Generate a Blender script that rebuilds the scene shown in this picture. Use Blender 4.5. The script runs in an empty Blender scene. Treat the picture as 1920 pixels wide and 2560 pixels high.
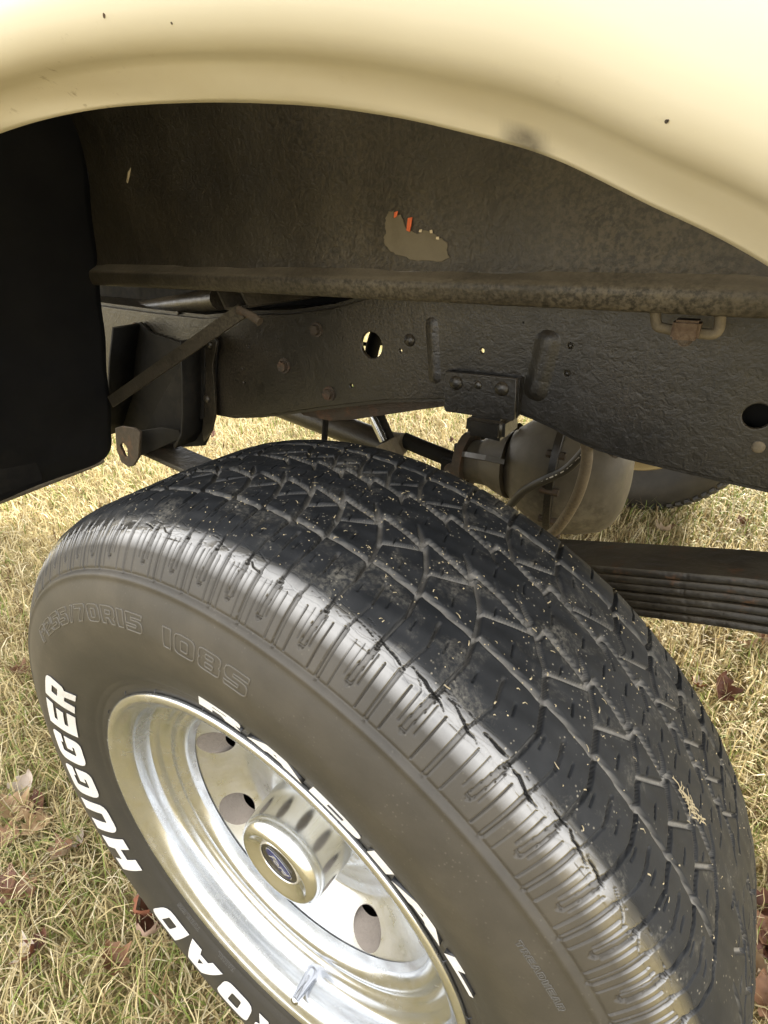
import bpy, bmesh, math, random
import numpy as np
from mathutils import Vector, Matrix

random.seed(7)
rng = np.random.default_rng(11)
scene = bpy.context.scene
COL = scene.collection
R = math.radians

# ------------------------------------------------------------------ camera
CAM = np.array([0.2602, -0.2798, 0.896])
PITCH, YAW, ROLL, FOC = -0.471, 0.5897, 0.021, 1363.3        # focal length in pixels of the 1920 x 2560 photograph
def _rot():
    cx, sx, cz, sz, cr, sr = math.cos(PITCH), math.sin(PITCH), math.cos(YAW), math.sin(YAW), math.cos(ROLL), math.sin(ROLL)
    B = np.array([[1, 0, 0], [0, 0, 1], [0, -1, 0]], float)
    P = np.array([[1, 0, 0], [0, cx, -sx], [0, sx, cx]])
    Y = np.array([[cz, -sz, 0], [sz, cz, 0], [0, 0, 1]])
    return Y @ P @ B @ np.array([[cr, -sr, 0], [sr, cr, 0], [0, 0, 1]])
CR = _rot()
cd = bpy.data.cameras.new("camera")
cam = bpy.data.objects.new("camera", cd)
COL.objects.link(cam)
m = Matrix.Identity(4)
for i in range(3):
    m[i][0], m[i][1], m[i][2], m[i][3] = CR[i, 0], -CR[i, 1], -CR[i, 2], CAM[i]
cam.matrix_world = m
cd.sensor_fit = 'VERTICAL'
cd.sensor_height = 24
cd.sensor_width = 18
cd.lens = FOC / 2560 * 24
cd.clip_start = 0.01
cd.clip_end = 600
scene.camera = cam

# ------------------------------------------------------------------ light
SUN_EL, SUN_AZ = R(25), R(74)        # azimuth from +X (the truck's rear) towards +Y (its far side): the near side stands in the truck's own shade
world = bpy.data.worlds.new("World")
scene.world = world
world.use_nodes = True
wn, wl = world.node_tree.nodes, world.node_tree.links
wn.clear()
sky = wn.new('ShaderNodeTexSky')
sky.sky_type = 'NISHITA'
sky.sun_disc = False
sky.sun_elevation = SUN_EL
sky.sun_rotation = R(90) - SUN_AZ
sky.dust_density = 1.5
tc = wn.new('ShaderNodeTexCoord')
cn = wn.new('ShaderNodeTexNoise')
cn.inputs['Scale'].default_value = 2.6
cn.inputs['Detail'].default_value = 6
cn.inputs['Roughness'].default_value = 0.55
wl.new(tc.outputs['Generated'], cn.inputs['Vector'])
cr_ = wn.new('ShaderNodeValToRGB')
cr_.color_ramp.elements[0].position = 0.30
cr_.color_ramp.elements[1].position = 0.47
wl.new(cn.outputs['Fac'], cr_.inputs['Fac'])
mx = wn.new('ShaderNodeMixRGB')
wl.new(cr_.outputs['Color'], mx.inputs['Fac'])
wl.new(sky.outputs['Color'], mx.inputs['Color1'])
mx.inputs['Color2'].default_value = (26.0, 25.6, 25.0, 1)       # sunlit cloud, in the sky's own units
bg = wn.new('ShaderNodeBackground')
bg.inputs['Strength'].default_value = 0.05
wl.new(mx.outputs['Color'], bg.inputs['Color'])
wo = wn.new('ShaderNodeOutputWorld')
wl.new(bg.outputs['Background'], wo.inputs['Surface'])

sd = bpy.data.lights.new("sun", 'SUN')
sd.energy = 4.8
sd.angle = R(0.6)
sd.color = (1.0, 0.93, 0.80)
sun = bpy.data.objects.new("sun", sd)
COL.objects.link(sun)
sv = Vector((math.cos(SUN_EL) * math.cos(SUN_AZ), math.cos(SUN_EL) * math.sin(SUN_AZ), math.sin(SUN_EL)))
sun.rotation_euler = (-sv).to_track_quat('-Z', 'Y').to_euler()
sun.location = (4, -1, 5)

vs = scene.view_settings
vs.view_transform = 'Standard'
vs.look = 'None'
vs.gamma = 1
vs.use_curve_mapping = False
vs.exposure = 1.6
scene.cycles.max_bounces = 8
scene.cycles.diffuse_bounces = 5

# ------------------------------------------------------------------ helpers
S = 1920 / 1659
def at(px, py, axis, val):
    """point where the sight line of a spot in the photograph meets the plane x, y or z = val"""
    d = CR @ np.array([(px * S - 960) / FOC, (py * S - 1280) / FOC, 1.0])
    return CAM + d * (val - CAM[axis]) / d[axis]
def aty(pts, y):
    return [at(p[0], p[1], 1, y) for p in pts]

def link(o, parent=None):
    COL.objects.link(o)
    if parent is not None:
        o.parent = parent
    return o
def tag(o, label=None, cat=None, group=None, kind=None):
    if label: o['label'] = label
    if cat: o['category'] = cat
    if group: o['group'] = group
    if kind: o['kind'] = kind
    return o
def empty(name, parent=None, loc=(0, 0, 0)):
    o = bpy.data.objects.new(name, None)
    o.location = loc
    o.empty_display_size = .05
    return link(o, parent)
def mesh(name, verts, faces, mat, parent=None, smooth=True):
    me = bpy.data.meshes.new(name)
    me.from_pydata([tuple(map(float, v)) for v in verts], [], faces)
    me.update()
    if smooth:
        me.polygons.foreach_set('use_smooth', [True] * len(me.polygons))
    if mat: me.materials.append(mat)
    o = bpy.data.objects.new(name, me)
    return link(o, parent)
def bm_obj(name, bm, mat, parent=None, smooth=False, auto=None):
    me = bpy.data.meshes.new(name)
    bmesh.ops.recalc_face_normals(bm, faces=bm.faces)
    bm.to_mesh(me); bm.free()
    if smooth:
        me.polygons.foreach_set('use_smooth', [True] * len(me.polygons))
        if auto: me.set_sharp_from_angle(angle=R(auto))
    if mat: me.materials.append(mat)
    return link(bpy.data.objects.new(name, me), parent)
def grid_faces(nu, nv, wrap_u=False):
    a = np.arange(nu * nv).reshape(nu, nv)
    if wrap_u:
        a = np.vstack([a, a[:1]])
    return np.stack([a[:-1, :-1], a[1:, :-1], a[1:, 1:], a[:-1, 1:]], -1).reshape(-1, 4)
def np_mesh(name, V, F, mat, parent=None, attrs=None, smooth=True):
    me = bpy.data.meshes.new(name)
    n, k = F.shape
    me.vertices.add(len(V)); me.vertices.foreach_set('co', np.ascontiguousarray(V, np.float32).ravel())
    me.loops.add(n * k); me.loops.foreach_set('vertex_index', np.ascontiguousarray(F, np.int32).ravel())
    me.polygons.add(n); me.polygons.foreach_set('loop_start', np.arange(n, dtype=np.int32) * k)
    me.polygons.foreach_set('loop_total', np.full(n, k, np.int32))
    me.update(calc_edges=True)
    if smooth: me.polygons.foreach_set('use_smooth', np.ones(n, bool))
    for nm, arr in (attrs or {}).items():
        if arr.ndim == 1:
            a = me.attributes.new(nm, 'FLOAT', 'POINT'); a.data.foreach_set('value', arr.astype(np.float32))
        else:
            a = me.attributes.new(nm, 'FLOAT_VECTOR', 'POINT'); a.data.foreach_set('vector', arr.astype(np.float32).ravel())
    me.materials.append(mat)
    me.validate()
    return link(bpy.data.objects.new(name, me), parent)
def tube(name, pts, r, mat, parent=None, seg=12, res=6, caps=True, smooth_path=True):
    """round bar along points (Catmull-Rom); r a number or one per point"""
    pts = np.array(pts, float); rs = np.full(len(pts), r) if np.isscalar(r) else np.array(r, float)
    if len(pts) > 2 and smooth_path:
        P = np.vstack([2 * pts[0] - pts[1], pts, 2 * pts[-1] - pts[-2]]); o = []; q = []
        for i in range(len(pts) - 1):
            for t in np.linspace(0, 1, res, endpoint=False):
                a, b, c, d = P[i:i + 4]
                o.append(.5 * (2 * b + (c - a) * t + (2 * a - 5 * b + 4 * c - d) * t * t + (3 * b - a - 3 * c + d) * t ** 3))
                q.append(rs[i] * (1 - t) + rs[i + 1] * t)
        pts = np.array(o + [pts[-1]]); rs = np.array(q + [rs[-1]])
    T = np.gradient(pts, axis=0); T /= np.linalg.norm(T, axis=1)[:, None]
    up = np.array([0, 0, 1.]) if abs(T[0][2]) < .9 else np.array([1., 0, 0])
    V = []
    for p, t, rr in zip(pts, T, rs):
        n = np.cross(t, up); n /= np.linalg.norm(n); b = np.cross(n, t); up = b
        for k in range(seg):
            a = 2 * math.pi * k / seg
            V.append(p + rr * (math.cos(a) * n + math.sin(a) * b))
    F = []
    for i in range(len(pts) - 1):
        for k in range(seg):
            F.append((i * seg + k, i * seg + (k + 1) % seg, (i + 1) * seg + (k + 1) % seg, (i + 1) * seg + k))
    if caps:
        F.append(tuple(range(seg))[::-1]); F.append(tuple(range((len(pts) - 1) * seg, len(pts) * seg)))
    o = mesh(name, V, F, mat, parent)
    o.data.set_sharp_from_angle(angle=R(50))
    return o
def lathe(name, prof, mat, parent=None, axis_pt=(0, 0, .369), seg=96, sharp=40):
    """profile of (radius, y) turned about the Y axis through axis_pt"""
    prof = np.array(prof, float); n = len(prof)
    th = np.linspace(0, 2 * np.pi, seg, endpoint=False)
    V = np.stack([axis_pt[0] + prof[None, :, 0] * np.cos(th)[:, None], axis_pt[1] + np.repeat(prof[None, :, 1], seg, 0),
                  axis_pt[2] + prof[None, :, 0] * np.sin(th)[:, None]], -1).reshape(-1, 3)
    o = np_mesh(name, V, grid_faces(seg, n, True), mat, parent)
    o.data.set_sharp_from_angle(angle=R(sharp))
    return o
def box(name, c, size, mat, parent=None, rot=None, bevel=.002):
    bm = bmesh.new()
    bmesh.ops.create_cube(bm, size=1)
    bmesh.ops.scale(bm, vec=size, verts=bm.verts)
    if bevel: bmesh.ops.bevel(bm, geom=list(bm.edges), offset=bevel, segments=2, affect='EDGES')
    if rot is not None: bmesh.ops.rotate(bm, matrix=rot, verts=bm.verts, cent=(0, 0, 0))
    bmesh.ops.translate(bm, vec=c, verts=bm.verts)
    return bm_obj(name, bm, mat, parent)

def curve_mesh(splines, extrude=0, bevel=0, fill='BOTH', bres=1):
    """closed 2D outlines (holes by even-odd) -> mesh data in the xy plane"""
    cu = bpy.data.curves.new('outline', 'CURVE')
    cu.dimensions = '2D'; cu.fill_mode = fill; cu.extrude = extrude; cu.bevel_depth = bevel; cu.bevel_resolution = bres
    for sp in splines:
        s = cu.splines.new('POLY'); s.points.add(len(sp) - 1)
        for p, q in zip(s.points, sp): p.co = (q[0], q[1], 0, 1)
        s.use_cyclic_u = True
    return eval_curve(cu)
def eval_curve(cu):
    o = bpy.data.objects.new('outline', cu); COL.objects.link(o)
    dg = bpy.context.evaluated_depsgraph_get()
    me = bpy.data.meshes.new_from_object(o.evaluated_get(dg))
    bpy.data.objects.remove(o); bpy.data.curves.remove(cu)
    return me
def circle(cx, cy, r, n=20, ry=None):
    return [(cx + r * math.cos(2 * math.pi * i / n), cy + (ry or r) * math.sin(2 * math.pi * i / n)) for i in range(n)]
def plate(name, outline, y, thick, mat, parent=None, holes=(), bevel=.0008):
    """upright sheet in the plane y (front face at y), outline = list of (x, z)"""
    me = curve_mesh([outline] + list(holes), extrude=max(thick / 2 - bevel, 1e-5), bevel=bevel)
    me.name = name
    n = len(me.vertices); co = np.empty(n * 3, np.float32); me.vertices.foreach_get('co', co); co = co.reshape(-1, 3)
    out = np.stack([co[:, 0], y + thick / 2 - co[:, 2], co[:, 1]], 1)
    me.vertices.foreach_set('co', out.ravel())
    bm = bmesh.new(); bm.from_mesh(me)
    bmesh.ops.remove_doubles(bm, verts=bm.verts, dist=1e-6)
    bmesh.ops.recalc_face_normals(bm, faces=bm.faces); bm.to_mesh(me); bm.free()
    me.materials.clear(); me.materials.append(mat)
    return link(bpy.data.objects.new(name, me), parent)
def xz(pts, y):
    return [(p[0], p[2]) for p in aty(pts, y)]
def smooth_poly(pts, n=4, closed=True):
    pts = np.array(pts, float); N = len(pts); out = []
    for i in range(N if closed else N - 1):
        a, b, c, d = (pts[(i + k - 1) % N] if closed else pts[min(max(i + k - 1, 0), N - 1)] for k in range(4))
        for t in np.linspace(0, 1, n, endpoint=False):
            out.append(.5 * (2 * b + (c - a) * t + (2 * a - 5 * b + 4 * c - d) * t * t + (3 * b - a - 3 * c + d) * t ** 3))
    if not closed: out.append(pts[-1])
    return np.array(out)
def sweep_x(name, prof, x0, x1, mat, parent=None, n=2, noise=0):
    """profile of (y, z) carried along X"""
    prof = np.array(prof, float); xs = np.linspace(x0, x1, n)
    V = np.stack([np.repeat(xs[:, None], len(prof), 1), np.repeat(prof[None, :, 0], n, 0), np.repeat(prof[None, :, 1], n, 0)], -1)
    if noise:
        w = sum(np.sin(xs * f + ph) / k for k, (f, ph) in enumerate(((9, 1), (23, 2), (57, 4)), 1))
        V[:, :, 1] += noise * w[:, None]
    return np_mesh(name, V.reshape(-1, 3), grid_faces(n, len(prof)), mat, parent)

# ------------------------------------------------------------------ materials
class NT:
    def __init__(s, name):
        s.m = bpy.data.materials.new(name); s.m.use_nodes = True
        s.t = s.m.node_tree; s.t.nodes.clear()
        s.out = s.n('ShaderNodeOutputMaterial'); s.b = s.n('ShaderNodeBsdfPrincipled')
        s.l(s.b.outputs[0], s.out.inputs['Surface'])
    def n(s, typ, **kw):
        x = s.t.nodes.new(typ)
        for k, v in kw.items():
            if hasattr(x, k): setattr(x, k, v)
            else: x.inputs[k].default_value = v
        return x
    def l(s, a, b): s.t.links.new(a, b)
    def set(s, **kw):
        for k, v in kw.items():
            i = s.b.inputs[k.replace('_', ' ')]
            if hasattr(v, 'is_output') or hasattr(v, 'links'): s.l(v, i)
            else: i.default_value = v if not isinstance(v, tuple) or len(v) == 4 else (*v, 1)
    def pos(s):
        return s.n('ShaderNodeNewGeometry').outputs['Position']
    def noise(s, scale, detail=4, rough=.55, vec=None, dist=0):
        x = s.n('ShaderNodeTexNoise'); x.inputs['Scale'].default_value = scale; x.inputs['Detail'].default_value = detail
        x.inputs['Roughness'].default_value = rough; x.inputs['Distortion'].default_value = dist
        s.l(vec or s.pos(), x.inputs['Vector']); return x.outputs['Fac']
    def voro(s, scale, vec=None, feature='F1', out='Distance', rnd=1):
        x = s.n('ShaderNodeTexVoronoi', feature=feature); x.inputs['Scale'].default_value = scale
        x.inputs['Randomness'].default_value = rnd
        s.l(vec or s.pos(), x.inputs['Vector']); return x.outputs[out]
    def ramp(s, fac, stops):
        x = s.n('ShaderNodeValToRGB'); e = x.color_ramp.elements
        while len(e) < len(stops): e.new(.5)
        for q, (p, c) in zip(e, stops):
            q.position = p; q.color = (*c, 1) if isinstance(c, tuple) else (c, c, c, 1)
        s.l(fac, x.inputs['Fac']); return x.outputs['Color']
    def mix(s, fac, a, b, mode='MIX'):
        x = s.n('ShaderNodeMixRGB', blend_type=mode)
        for v, i in ((fac, 'Fac'), (a, 'Color1'), (b, 'Color2')):
            if hasattr(v, 'links'): s.l(v, x.inputs[i])
            elif i == 'Fac': x.inputs[i].default_value = v
            else: x.inputs[i].default_value = (*v, 1) if isinstance(v, tuple) else (v, v, v, 1)
        return x.outputs['Color']
    def math(s, op, a, b=0.0, clamp=False):
        x = s.n('ShaderNodeMath', operation=op); x.use_clamp = clamp
        for v, i in ((a, 0), (b, 1)):
            if hasattr(v, 'links'): s.l(v, x.inputs[i])
            else: x.inputs[i].default_value = v
        return x.outputs[0]
    def attr(s, name, out='Fac'):
        x = s.n('ShaderNodeAttribute'); x.attribute_name = name; return x.outputs[out]
    def scale(s, vec, sc):
        x = s.n('ShaderNodeVectorMath', operation='MULTIPLY'); s.l(vec, x.inputs[0]); x.inputs[1].default_value = sc; return x.outputs[0]
    def bump(s, h, strength=.3, dist=.001, normal=None):
        x = s.n('ShaderNodeBump'); x.inputs['Strength'].default_value = strength; x.inputs['Distance'].default_value = dist
        s.l(h, x.inputs['Height'])
        if normal is not None: s.l(normal, x.inputs['Normal'])
        s.l(x.outputs[0], s.b.inputs['Normal']); return x.outputs[0]
    def up(s):
        g = s.n('ShaderNodeNewGeometry'); q = s.n('ShaderNodeSeparateXYZ'); s.l(g.outputs['Normal'], q.inputs[0]); return q.outputs['Z']

def simple(name, col, rough=.5, metal=0, **kw):
    t = NT(name); t.set(Base_Color=(*col, 1), Roughness=rough, Metallic=metal)
    for k, v in kw.items(): t.b.inputs[k.replace('_', ' ')].default_value = v
    return t.m

def mat_rubber():
    t = NT('tyre_rubber')
    dust, tread, flat = t.attr('dust'), t.attr('tread'), t.attr('flat', 'Vector')
    n1 = t.noise(38, 6, .6); n2 = t.noise(420, 3, .6); n3 = t.noise(9, 3)
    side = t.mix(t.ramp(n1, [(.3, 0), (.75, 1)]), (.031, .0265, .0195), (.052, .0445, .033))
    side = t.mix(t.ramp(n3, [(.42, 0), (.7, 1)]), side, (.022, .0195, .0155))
    inner = t.attr('inner'); side = t.mix(t.math('MULTIPLY', inner, t.ramp(n3, [(.3, .75), (.6, 1)])), side, t.mix(n1, (.012, .0115, .0105), (.030, .027, .022)))  # inner sidewall darker: black dressing plus shade put into the colour
    crown = t.mix(t.ramp(n1, [(.35, 0), (.7, 1)]), (.0095, .0112, .0140), (.0205, .0225, .0260))
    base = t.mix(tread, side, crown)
    # pale dust in the grooves and rubbed patches of dried soil on the blocks
    base = t.mix(t.math('MULTIPLY', dust, t.math('MULTIPLY_ADD', n1, .7), True) if 0 else t.math('MULTIPLY', dust, .8), base, t.mix(n2, (.17, .166, .157), (.40, .385, .36)))
    pt = t.math('MULTIPLY', t.ramp(t.noise(26, 8, .72, dist=.4), [(.53, 0), (.70, .5)]), t.ramp(n2, [(.38, 0), (.62, 1)]))
    base = t.mix(t.math('MULTIPLY', pt, t.math('MULTIPLY_ADD', tread, .5) if 0 else tread), base, (.26, .245, .21))
    sp = t.ramp(t.voro(300), [(.10, .75), (.22, 0)])
    spm = t.ramp(t.noise(60, 2), [(.5, 0), (.6, 1)])
    base = t.mix(t.math('MULTIPLY', t.math('MULTIPLY', sp, spm), t.ramp(tread, [(0, .12), (1, .9)])), base, (.36, .33, .27))
    # weather checks: fine cracks that run round the tyre
    w = t.scale(flat, (26, 190, 1)); wn_ = t.noise(60, 3, .6, vec=flat)
    add = t.n('ShaderNodeVectorMath', operation='ADD'); t.l(w, add.inputs[0])
    t.l(t.n('ShaderNodeCombineXYZ').outputs[0], add.inputs[1])
    cb = add.inputs[1].links[0].from_node; t.l(t.math('MULTIPLY', wn_, 1.2), cb.inputs[1])
    ck = t.ramp(t.voro(1.3, add.outputs[0], 'DISTANCE_TO_EDGE'), [(.0, 1), (.05, 0)])
    ck = t.math('MAXIMUM', t.math('MULTIPLY', ck, t.attr('check')), t.attr('crack'))
    base = t.mix(ck, base, (.006, .006, .006))
    rough = t.mix(t.attr('gloss'), t.mix(tread, .50, .60), .24)
    rough = t.mix(n2, rough, t.mix(.18, rough, .9))
    t.set(Base_Color=base, Roughness=rough, Specular_IOR_Level=t.mix(t.attr('gloss'), t.mix(tread, .55, .3), 1.0), Coat_Weight=t.math('MULTIPLY', t.attr('gloss'), 1.0), Coat_Roughness=.15, Coat_IOR=2.1)
    h = t.math('ADD', t.math('MULTIPLY', n2, .25), t.math('MULTIPLY', n1, .5))
    h = t.math('SUBTRACT', h, t.math('MULTIPLY', ck, 1.5))
    t.bump(h, .42, .0007)
    return t.m

def mat_undercoat(name, c0, c1, dirt, rough=.5, bump=.8, scale=220, spec=.5, rust=0):
    """black chassis paint over sheet metal: orange-peel lumps, dust that settled on the upper faces, a little rust"""
    t = NT(name)
    n1 = t.noise(14, 5, .6); n2 = t.noise(scale, 4, .65); n3 = t.noise(scale * .35, 3, .6, dist=.6); n4 = t.noise(4, 3)
    c = t.mix(t.ramp(n1, [(.3, 0), (.7, 1)]), c0, c1)
    c = t.mix(t.math('MULTIPLY', t.ramp(n4, [(.45, 0), (.7, .7)]), t.ramp(n2, [(.4, 0), (.6, 1)])), c, dirt)
    upf = t.math('MULTIPLY', t.ramp(t.up(), [(.25, 0), (.8, 1)]), t.ramp(n1, [(.3, .25), (.65, .9)]))
    c = t.mix(upf, c, dirt)
    if rust:
        c = t.mix(t.ramp(t.noise(30, 6, .7), [(.62 - rust * .2, 0), (.72, .8)]), c, (.13, .06, .028))
    t.set(Base_Color=c, Roughness=t.mix(n3, max(rough - .12, .1), rough + .2), Specular_IOR_Level=spec)
    t.bump(t.math('ADD', n3, t.math('MULTIPLY', n2, .5)), bump, .0022)
    return t.m

def mat_paint():
    t = NT('cream_paint')
    n = t.noise(5, 3); n2 = t.noise(70, 5, .7); n3 = t.noise(16, 4, .6)
    c = t.mix(n, (.575, .535, .42), (.61, .575, .46))
    # tan bounce light and dirt painted in as film on the flange, grit specks
    bounce_film = t.math('MULTIPLY', t.ramp(t.attr('flange'), [(0, 0), (1, .6)]), t.ramp(n3, [(.3, .25), (.7, 1)]))
    c = t.mix(bounce_film, c, (.46, .385, .255))
    g = t.math('MULTIPLY', t.ramp(t.noise(150, 4, .75, vec=t.scale(t.pos(), (1, 1, 1.6))), [(.60, 0), (.70, .7)]), t.attr('flange'))
    c = t.mix(t.math('MULTIPLY', g, t.ramp(n3, [(.48, 0), (.6, 1)])), c, (.2, .15, .085))
    chip = t.ramp(t.voro(55), [(.035, 1), (.05, 0)])
    chip = t.math('MULTIPLY', chip, t.ramp(t.noise(14, 2), [(.62, 0), (.66, 1)]))
    c = t.mix(chip, c, (.12, .10, .075))
    s = t.attr('scuff'); c = t.mix(t.math('MULTIPLY', s, t.ramp(n2, [(.25, .5), (.6, 1)])), c, (.06, .05, .04))
    t.set(Base_Color=c, Roughness=t.mix(bounce_film, .34, .55), Coat_Weight=.4, Coat_Roughness=.22)
    t.bump(n2, .05, .001)
    return t.m

def mat_alu(name, rough, dirt, col=(.62, .645, .675)):
    t = NT(name)
    n1 = t.noise(60, 6, .7); n2 = t.noise(9, 3); pits = t.ramp(t.voro(230), [(.06, 1), (.16, 0)])
    pm = t.math('MULTIPLY', pits, t.ramp(t.noise(40, 3), [(.5, 0), (.62, 1)]))
    d = t.math('MULTIPLY', t.ramp(n1, [(.35, .1), (.75, 1)]), t.ramp(n2, [(.3, .35), (.65, 1)]))
    d = t.math('MULTIPLY', d, dirt)
    c = t.mix(d, col, (.34, .30, .235))
    c = t.mix(t.math('MULTIPLY', pm, min(dirt * 2.2, .8)), c, (.30, .27, .22))
    r = t.mix(d, rough, .6)
    t.set(Base_Color=c, Roughness=t.mix(n1, r, t.mix(.3, r, .6)), Metallic=t.math('SUBTRACT', 1.0, t.math('MULTIPLY', d, .35)))
    t.bump(n1, .06, .0006)
    return t.m

M = {}
M['rubber'] = mat_rubber()
M['paint'] = mat_paint()
M['panel'] = mat_undercoat('wheelhouse_undercoat', (.016, .0135, .0095), (.040, .034, .024), (.10, .082, .055), .42, .65, 260, spec=.6)
M['ledge'] = mat_undercoat('wheelhouse_ledge', (.016, .0138, .010), (.042, .0355, .025), (.17, .145, .105), .44, .38, 260)
M['frame'] = mat_undercoat('frame_paint', (.0065, .006, .005), (.0165, .0145, .011), (.085, .068, .047), .32, .30, 330, spec=.6)
M['frame_dust'] = mat_undercoat('dusty_frame', (.10, .085, .06), (.15, .125, .085), (.24, .2, .14), .7, .4, 120)
M['black'] = mat_undercoat('black_paint_shade', (.004, .004, .0042), (.009, .0085, .008), (.028, .024, .017), .68, .25, 90, spec=.2)  # black paint, taken darker to hold shade inside the hanger and sill gap
M['apron'] = mat_undercoat('apron_paint', (.0025, .003, .0048), (.006, .0062, .0075), (.022, .019, .014), .62, .15, 60, spec=.22)
M['rusty'] = mat_undercoat('rusty_steel', (.03, .022, .016), (.06, .045, .03), (.13, .10, .07), .7, .5, 200, rust=.5)
M['rust'] = mat_undercoat('brown_rust', (.07, .043, .027), (.12, .078, .05), (.17, .125, .085), .8, .5, 260, rust=.6)
M['axle'] = mat_undercoat('dusty_axle', (.045, .038, .027), (.095, .081, .058), (.19, .165, .12), .5, .3, 60)
M['spring'] = mat_undercoat('leaf_steel', (.007, .0062, .005), (.022, .0185, .0135), (.085, .07, .047), .42, 1.0, 75, rust=.25)
M['alu'] = mat_alu('polished_aluminium', .12, .3)
M['alu_disc'] = mat_alu('dusty_aluminium', .2, .5)
M['cap'] = mat_alu('polished_cap', .07, .10, (.68, .70, .72))
M['cast'] = mat_undercoat('cast_hole', (.10, .088, .078), (.17, .15, .132), (.22, .19, .165), .8, .7, 330)
M['chrome'] = simple('chrome', (.42, .43, .46), .06, 1)
M['white'] = mat_undercoat('white_letter', (.50, .49, .47), (.60, .585, .56), (.36, .34, .30), .7, .25, 500)
M['letter_edge'] = simple('letter_edge', (.018, .019, .022), .42)
M['emblem_black'] = simple('emblem_black', (.02, .018, .015), .25)
M['emblem_blue'] = simple('emblem_blue', (.018, .022, .09), .25)
M['emblem_silver'] = simple('emblem_silver', (.75, .75, .75), .25, .8)
M['hose'] = simple('hose_rubber', (.03, .027, .022), .55)
M['hose_brown'] = mat_undercoat('dusty_hose', (.075, .058, .036), (.11, .085, .055), (.2, .16, .1), .6, .2, 200)
M['print'] = simple('white_print', (.6, .58, .52), .6)
M['bare'] = mat_undercoat('peeled_primer', (.115, .098, .066), (.15, .128, .088), (.17, .145, .1), .6, .15, 120)
M['orange'] = simple('orange_flake', (.72, .15, .05), .6)
M['cream_flake'] = simple('cream_flake', (.62, .52, .36), .6)
M['gold'] = simple('far_rim', (.55, .42, .2), .35, .6)

# ------------------------------------------------------------------ ground
def mat_ground():
    t = NT('lawn_soil'); n = t.noise(3, 6, .7); n2 = t.noise(60, 5, .7); n3 = t.noise(.6, 3)
    c = t.mix(t.ramp(n2, [(.3, 0), (.7, 1)]), (.10, .075, .035), (.42, .335, .15))
    c = t.mix(t.ramp(n, [(.5, 0), (.72, .55)]), c, (.13, .14, .045))
    c = t.mix(t.ramp(n3, [(.4, 0), (.7, .4)]), c, (.33, .27, .11))
    t.set(Base_Color=c, Roughness=.95); t.bump(n2, .8, .02); return t.m
tag(mesh('ground', [(-300, -300, 0), (300, -300, 0), (300, 300, 0), (-300, 300, 0)], [(0, 1, 2, 3)], mat_ground(), smooth=False), kind='structure')

# ------------------------------------------------------------------ truck root
truck = tag(empty('pickup_truck', loc=(0, 0, 0)), 'cream pickup truck with black undercarriage and polished aluminium wheels, standing on dry grass', 'pickup truck')

# ---- tyre ---------------------------------------------------------------------------------------
AX = np.array([0, 0, .369])
HALF = np.array([(0, .369), (.03, .3684), (.07, .367), (.085, .3635), (.095, .358), (.106, .348), (.116, .333), (.122, .3205), (.126, .31), (.1295, .297), (.130, .288), (.1288, .274), (.126, .26),
                 (.122, .248), (.117, .235), (.1115, .225), (.1095, .219), (.108, .2115), (.104, .207)])
def smooth_prof(p, n):
    s = np.r_[0, np.cumsum(np.hypot(*np.diff(p, axis=0).T))]
    q = smooth_poly(p, 12, False); sq = np.r_[0, np.cumsum(np.hypot(*np.diff(q, axis=0).T))]
    return q, sq
Q, SQ = smooth_prof(HALF, 0)
def sample(ss):
    return np.interp(ss, SQ, Q[:, 0]), np.interp(ss, SQ, Q[:, 1])
s_at = lambda y: np.interp(y, Q[:260, 0][:np.argmax(Q[:, 0])], SQ[:np.argmax(Q[:, 0])])
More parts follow.
